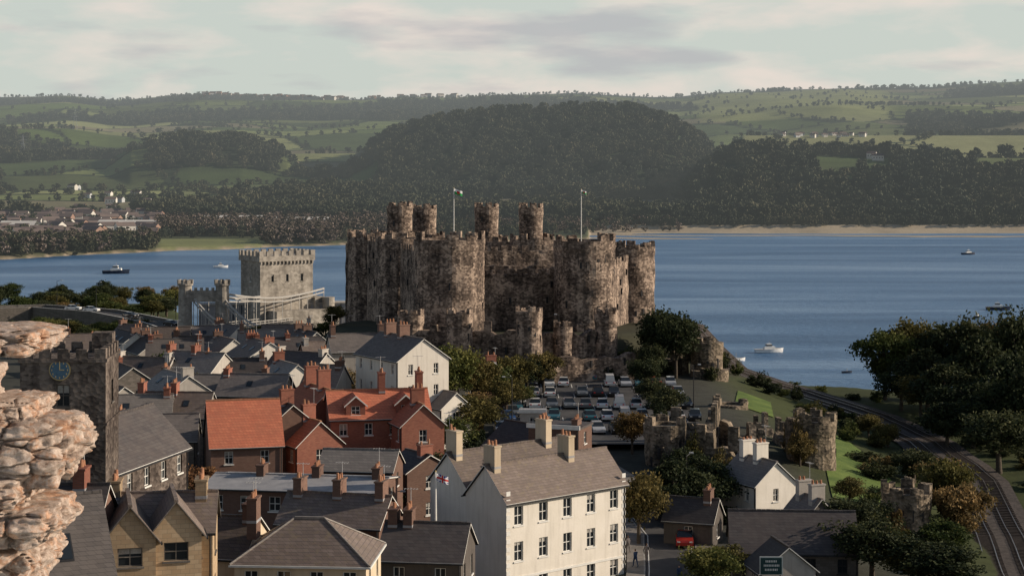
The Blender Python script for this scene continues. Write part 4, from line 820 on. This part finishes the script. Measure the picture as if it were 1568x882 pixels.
# ------------------------------------------------------------ people
def person(x_,y_,rot,coat,hgt_=1.72,stride=.22):
    z=hz_(x_,y_)+.27; E=empty('pedestrian',(x_,y_,z),rot); s=hgt_/1.75
    V=[];Ed=[];Rd=[]
    def add(p,r,par=None):
        V.append(tuple(c*s for c in p)); Rd.append(r*s)
        if par is not None: Ed.append((par,len(V)-1))
        return len(V)-1
    pel=add((0,0,.95),.15); ab=add((0,0,1.12),.135,pel); ch=add((.02,0,1.32),.16,ab); nk=add((.02,0,1.46),.07,ch); 
    for sg in(1,-1):
        st=stride*sg; hp=add((0,.09*sg,.9),.1,pel); kn=add((st*.7+.03,.1*sg,.5),.07,hp); an=add((st*1.1-.04,.1*sg,.1),.045,kn); add((st*1.1+.14,.11*sg,.04),.04,an)
        sh=add((.01,.19*sg,1.4),.065,ch); el=add((-st*.4,.24*sg,1.12),.05,sh); wr=add((-st*.6+.1,.23*sg,.89),.032,el); pm=add((-st*.6+.14,.23*sg,.81),.035,wr)
        for k in range(4): add((-st*.6+.15+.02*k,.22*sg,.72+.01*abs(k-1)),.009,pm)
        add((-st*.6+.19,.21*sg,.79),.01,wr)
    me=bpy.data.meshes.new('body'); me.from_pydata(V,Ed,[]); o=link('body',me,E); me.materials.append(MATS[coat]); md=o.modifiers.new('skin','SKIN'); 
    for i,sv in enumerate(me.skin_vertices[0].data): sv.radius=(Rd[i],Rd[i]*1.15); sv.use_root=(i==0)
    ss=o.modifiers.new('sub','SUBSURF'); ss.levels=1; ss.render_levels=1
    bm=bmesh.new(); bmesh.ops.create_icosphere(bm,subdivisions=3,radius=1)
    for v in bm.verts:
        p=v.co; fx=1+(.18 if abs(p.y)<.18 and -.3<p.z<.1 and p.x>.7 else 0); v.co=Vector((p.x*.1*fx,p.y*.08*(1 if p.z>-.2 else .85),p.z*.125))
    me=bpy.data.meshes.new('head'); bm.to_mesh(me); bm.free(); me.materials.append(MATS['skin_tone']); me.materials.append(MATS['hair_brown'])
    for p in me.polygons:
        c=p.center
        if c.z>.055 or (c.x<.0 and c.z>-.06): p.material_index=1
    link('head',me,E,(.04*s,0,1.62*s))
person(bx(973,166),166,2.2,'coat_blue'); person(bx(990,168),168,1.2,'coat_grey',1.8); person(bx(962,172),172,1.9,'coat_grey',1.65); person(bx(1040,160),160,-1.5,'coat_blue',1.6)
# ------------------------------------------------------------ planting
for a in [('green',692,256,10.5,9),('olive',730,260,9,7),('green',668,262,8,6),('olive',785,270,7.5,7),('green',760,264,7,6),('olive',832,280,7,6),('dark',808,278,6,6),('dark',650,288,4,6),('olive',720,240,6,7),('olive',775,252,6,6),('green',800,262,4,4),
 ('olive',725,232,7,8),('dark',700,238,6,6),('green',690,222,6,6),('autumn',968,226,6,5),('olive',978,176,8,6),('dark',1015,305,12,10),('dark',1035,300,11,9),('dark',1000,296,7,6),('dark',988,280,6,6),('dark',1000,262,5,6),('dark',1020,250,5,6),
 ('autumn',285,180,8,9),('olive',240,178,7,8),('dark',340,178,6,7),('green',390,177,7,8),('olive',420,178,5,6),('green',560,192,6,8),('olive',590,190,5,6),('dark',225,205,6,7),('autumn',310,174,6,7),('dark',255,170,5,7),('dark',660,198,6,6),('green',350,176,5,7),
 ('green',1085,150,5,6),('olive',1110,160,4,5),('dark',1035,186,7,8),('dark',1085,190,6,8),('dark',1060,200,6,7),('dark',1005,188,5,6),('dark',1120,196,5,6),('dark',1150,200,5,5),('olive',1225,222,4,4),('olive',1300,200,4,4),
 ('green',1355,316,13,11),('olive',1395,322,15,12),('dark',1435,318,14,12),('dark',1480,312,16,13),('olive',1520,318,15,12),('dark',1560,300,18,14),('dark',1590,306,18,13),('dark',1420,300,11,12),('dark',1500,292,14,13),('dark',1560,280,13,13),('dark',1450,285,10,12),('olive',1410,290,8,9),('dark',1380,300,9,10),('dark',1540,262,11,12),('dark',1600,262,14,13),('dark',1490,262,8,11),('dark',1450,262,7,9),('dark',1530,240,9,12),('dark',1510,275,9,12),('dark',1470,275,8,11),
 ('olive',1450,205,9,8),('olive',1440,218,7,7),('olive',1470,190,8,7),('olive',1360,262,4,5),('olive',1330,270,4,5),('dark',1400,232,5,7),('dark',1330,186,4,6),('dark',1300,174,6,7),('green',1440,176,5,6),('dark',1335,162,6,8),('olive',1395,160,4,6),('dark',1440,158,5,8),
 ('olive',395,345,7,8),('dark',420,350,7,7),('olive',380,350,6,6)]:
    tree(a[0],a[1],a[2],a[3],a[4])
for i in range(46): tree(random.choice(['dark','olive','green','dark']),random.uniform(-40,270),random.uniform(500,575),random.uniform(4,8),random.uniform(6,10))
for i in range(34): tree(random.choice(['dark','olive','dark','green']),random.uniform(0,235),random.uniform(400,440),random.uniform(3,5.5),random.uniform(5,8))
for i in range(24): tree(random.choice(['dark','olive','green']),random.uniform(350,520),random.uniform(340,372),random.uniform(3,5),random.uniform(4,6))
for i in range(55):
    t=random.uniform(-2.9,-.2); x_=41*math.cos(t); y_=350+55*math.sin(t)+random.uniform(-3,3)
    if y_>360: continue
    tree(random.choice(['dark','olive','dark','green']),784+F*x_/y_,y_,random.uniform(1.5,3.5),random.uniform(3,6),None,True)
for i in range(110):
    u=random.uniform(0,7.99); k=int(u); p=(T[k][0]*(1-u+k)+T[k+1][0]*(u-k),T[k][1]*(1-u+k)+T[k+1][1]*(u-k)); s_=random.choice([-1,-1,1])*random.uniform(6.5,15); x_,y_=p[0]+s_,p[1]
    if hz_(x_,y_)<1: continue
    tree(random.choice(['dark','olive','dark','green','dark']),784+F*x_/y_,y_,random.uniform(1.2,3),random.uniform(2.5,5),None,True)
for i in range(110):
    tree(random.choice(['dark','olive','olive','green']),random.uniform(190,760),random.uniform(190,300),random.uniform(1.5,4),random.uniform(2.5,4.5),None,True)
for b_,D_,h_ in((300,226,7),(250,228,6),(350,222,6),(410,216,7),(520,226,6),(545,232,7),(200,222,7),(480,240,6),(430,232,6),(300,252,7),(380,270,7),(250,278,7),(520,258,7),(600,196,4),(610,186,5)): tree(random.choice(['green','olive','dark']),b_,D_,h_,h_)
for i in range(30):
    tree(random.choice(['dark','olive','dark']),random.uniform(1005,1150),random.uniform(185,208),random.uniform(1.5,3),random.uniform(2.5,4.5),None,True)
for b_,D_,h_ in((1225,223,6),(1215,228,5),(1100,210,4),(1060,214,5),(1130,209,4),(1368,187,4),(1350,190,4),(1090,299,3),(1010,240,4),(930,297,3),(840,291,3)): tree('olive' if D_<230 else 'dark',b_,D_,h_,3.2,None,True)
# ------------------------------------------------------------ sun, sky, camera
sv=Vector((.99,.05,0)).normalized(); el=math.radians(21); sd=Vector((sv.x*math.cos(el),sv.y*math.cos(el),math.sin(el)))
sl=bpy.data.lights.new('sun','SUN'); sl.energy=5; sl.angle=math.radians(.5); sl.color=(1,.85,.68); so=link('sun',sl); so.rotation_euler=sd.to_track_quat('Z','Y').to_euler()
w=bpy.data.worlds.new('World'); sc.world=w; w.use_nodes=True; nt=w.node_tree; L=nt.links.new; bg=nt.nodes['Background']; bg.inputs[1].default_value=.1
sk=nd(nt,'ShaderNodeTexSky',sky_type='NISHITA'); sk.sun_disc=False; sk.sun_elevation=el; sk.sun_rotation=math.atan2(sd.x,sd.y); sk.air_density=1.; sk.dust_density=1.5
dim=nd(nt,'ShaderNodeVectorMath',operation='SCALE'); L(sk.outputs[0],dim.inputs[0]); dim.inputs['Scale'].default_value=.85
tc=nd(nt,'ShaderNodeTexCoord'); sp=nd(nt,'ShaderNodeSeparateXYZ'); L(tc.outputs['Generated'],sp.inputs[0])
mp=nd(nt,'ShaderNodeMapping'); mp.inputs['Scale'].default_value=(12,12,40); mp.inputs['Location'].default_value=(2.3,.4,1.6); L(tc.outputs['Generated'],mp.inputs[0])
n1=nd(nt,'ShaderNodeTexNoise',i_Scale=1.,i_Detail=10.,i_Roughness=.5,i_Distortion=.2); L(mp.outputs[0],n1.inputs['Vector'])
mp3=nd(nt,'ShaderNodeMapping'); mp3.inputs['Scale'].default_value=(8,8,46); mp3.inputs['Location'].default_value=(1.3,3.4,9.2); L(tc.outputs['Generated'],mp3.inputs[0])
n3=nd(nt,'ShaderNodeTexNoise',i_Scale=1.,i_Detail=9.,i_Roughness=.48); L(mp3.outputs[0],n3.inputs['Vector'])
m1=nd(nt,'ShaderNodeMixRGB'); m1.inputs[1].default_value=(6.1,6.6,6.1,1); m1.inputs[2].default_value=(8.3,7.4,6.7,1)
f1=nd(nt,'ShaderNodeMapRange'); f1.inputs[1].default_value=.45; f1.inputs[2].default_value=.64; f1.inputs[4].default_value=.95; L(n1.outputs[0],f1.inputs[0]); L(f1.outputs[0],m1.inputs[0])
f2=nd(nt,'ShaderNodeMapRange'); f2.inputs[1].default_value=.53; f2.inputs[2].default_value=.66; f2.inputs[4].default_value=.8; L(n3.outputs[0],f2.inputs[0])
m2=nd(nt,'ShaderNodeMixRGB'); L(f2.outputs[0],m2.inputs[0]); L(m1.outputs[0],m2.inputs[1]); m2.inputs[2].default_value=(4.9,4.9,5.1,1)
mh=nd(nt,'ShaderNodeMapRange'); mh.inputs[1].default_value=.12; mh.inputs[2].default_value=.35; mh.inputs[3].default_value=.92; mh.inputs[4].default_value=0.; L(sp.outputs[2],mh.inputs[0])
m3=nd(nt,'ShaderNodeMixRGB'); L(mh.outputs[0],m3.inputs[0]); L(dim.outputs[0],m3.inputs[1]); L(m2.outputs[0],m3.inputs[2])
L(m3.outputs[0],bg.inputs[0])
cam=bpy.data.cameras.new('camera'); co=link('camera',cam,None,(0,0,H)); co.rotation_euler=(math.pi/2,0,0); cam.lens=2700/1568*36; cam.sensor_width=36; cam.shift_y=-186/1568; cam.clip_end=20000; cam.clip_start=.5; sc.camera=co
sc.view_settings.view_transform='Standard'; sc.view_settings.look='None'; sc.view_settings.exposure=0
print('objects',len(bpy.data.objects))
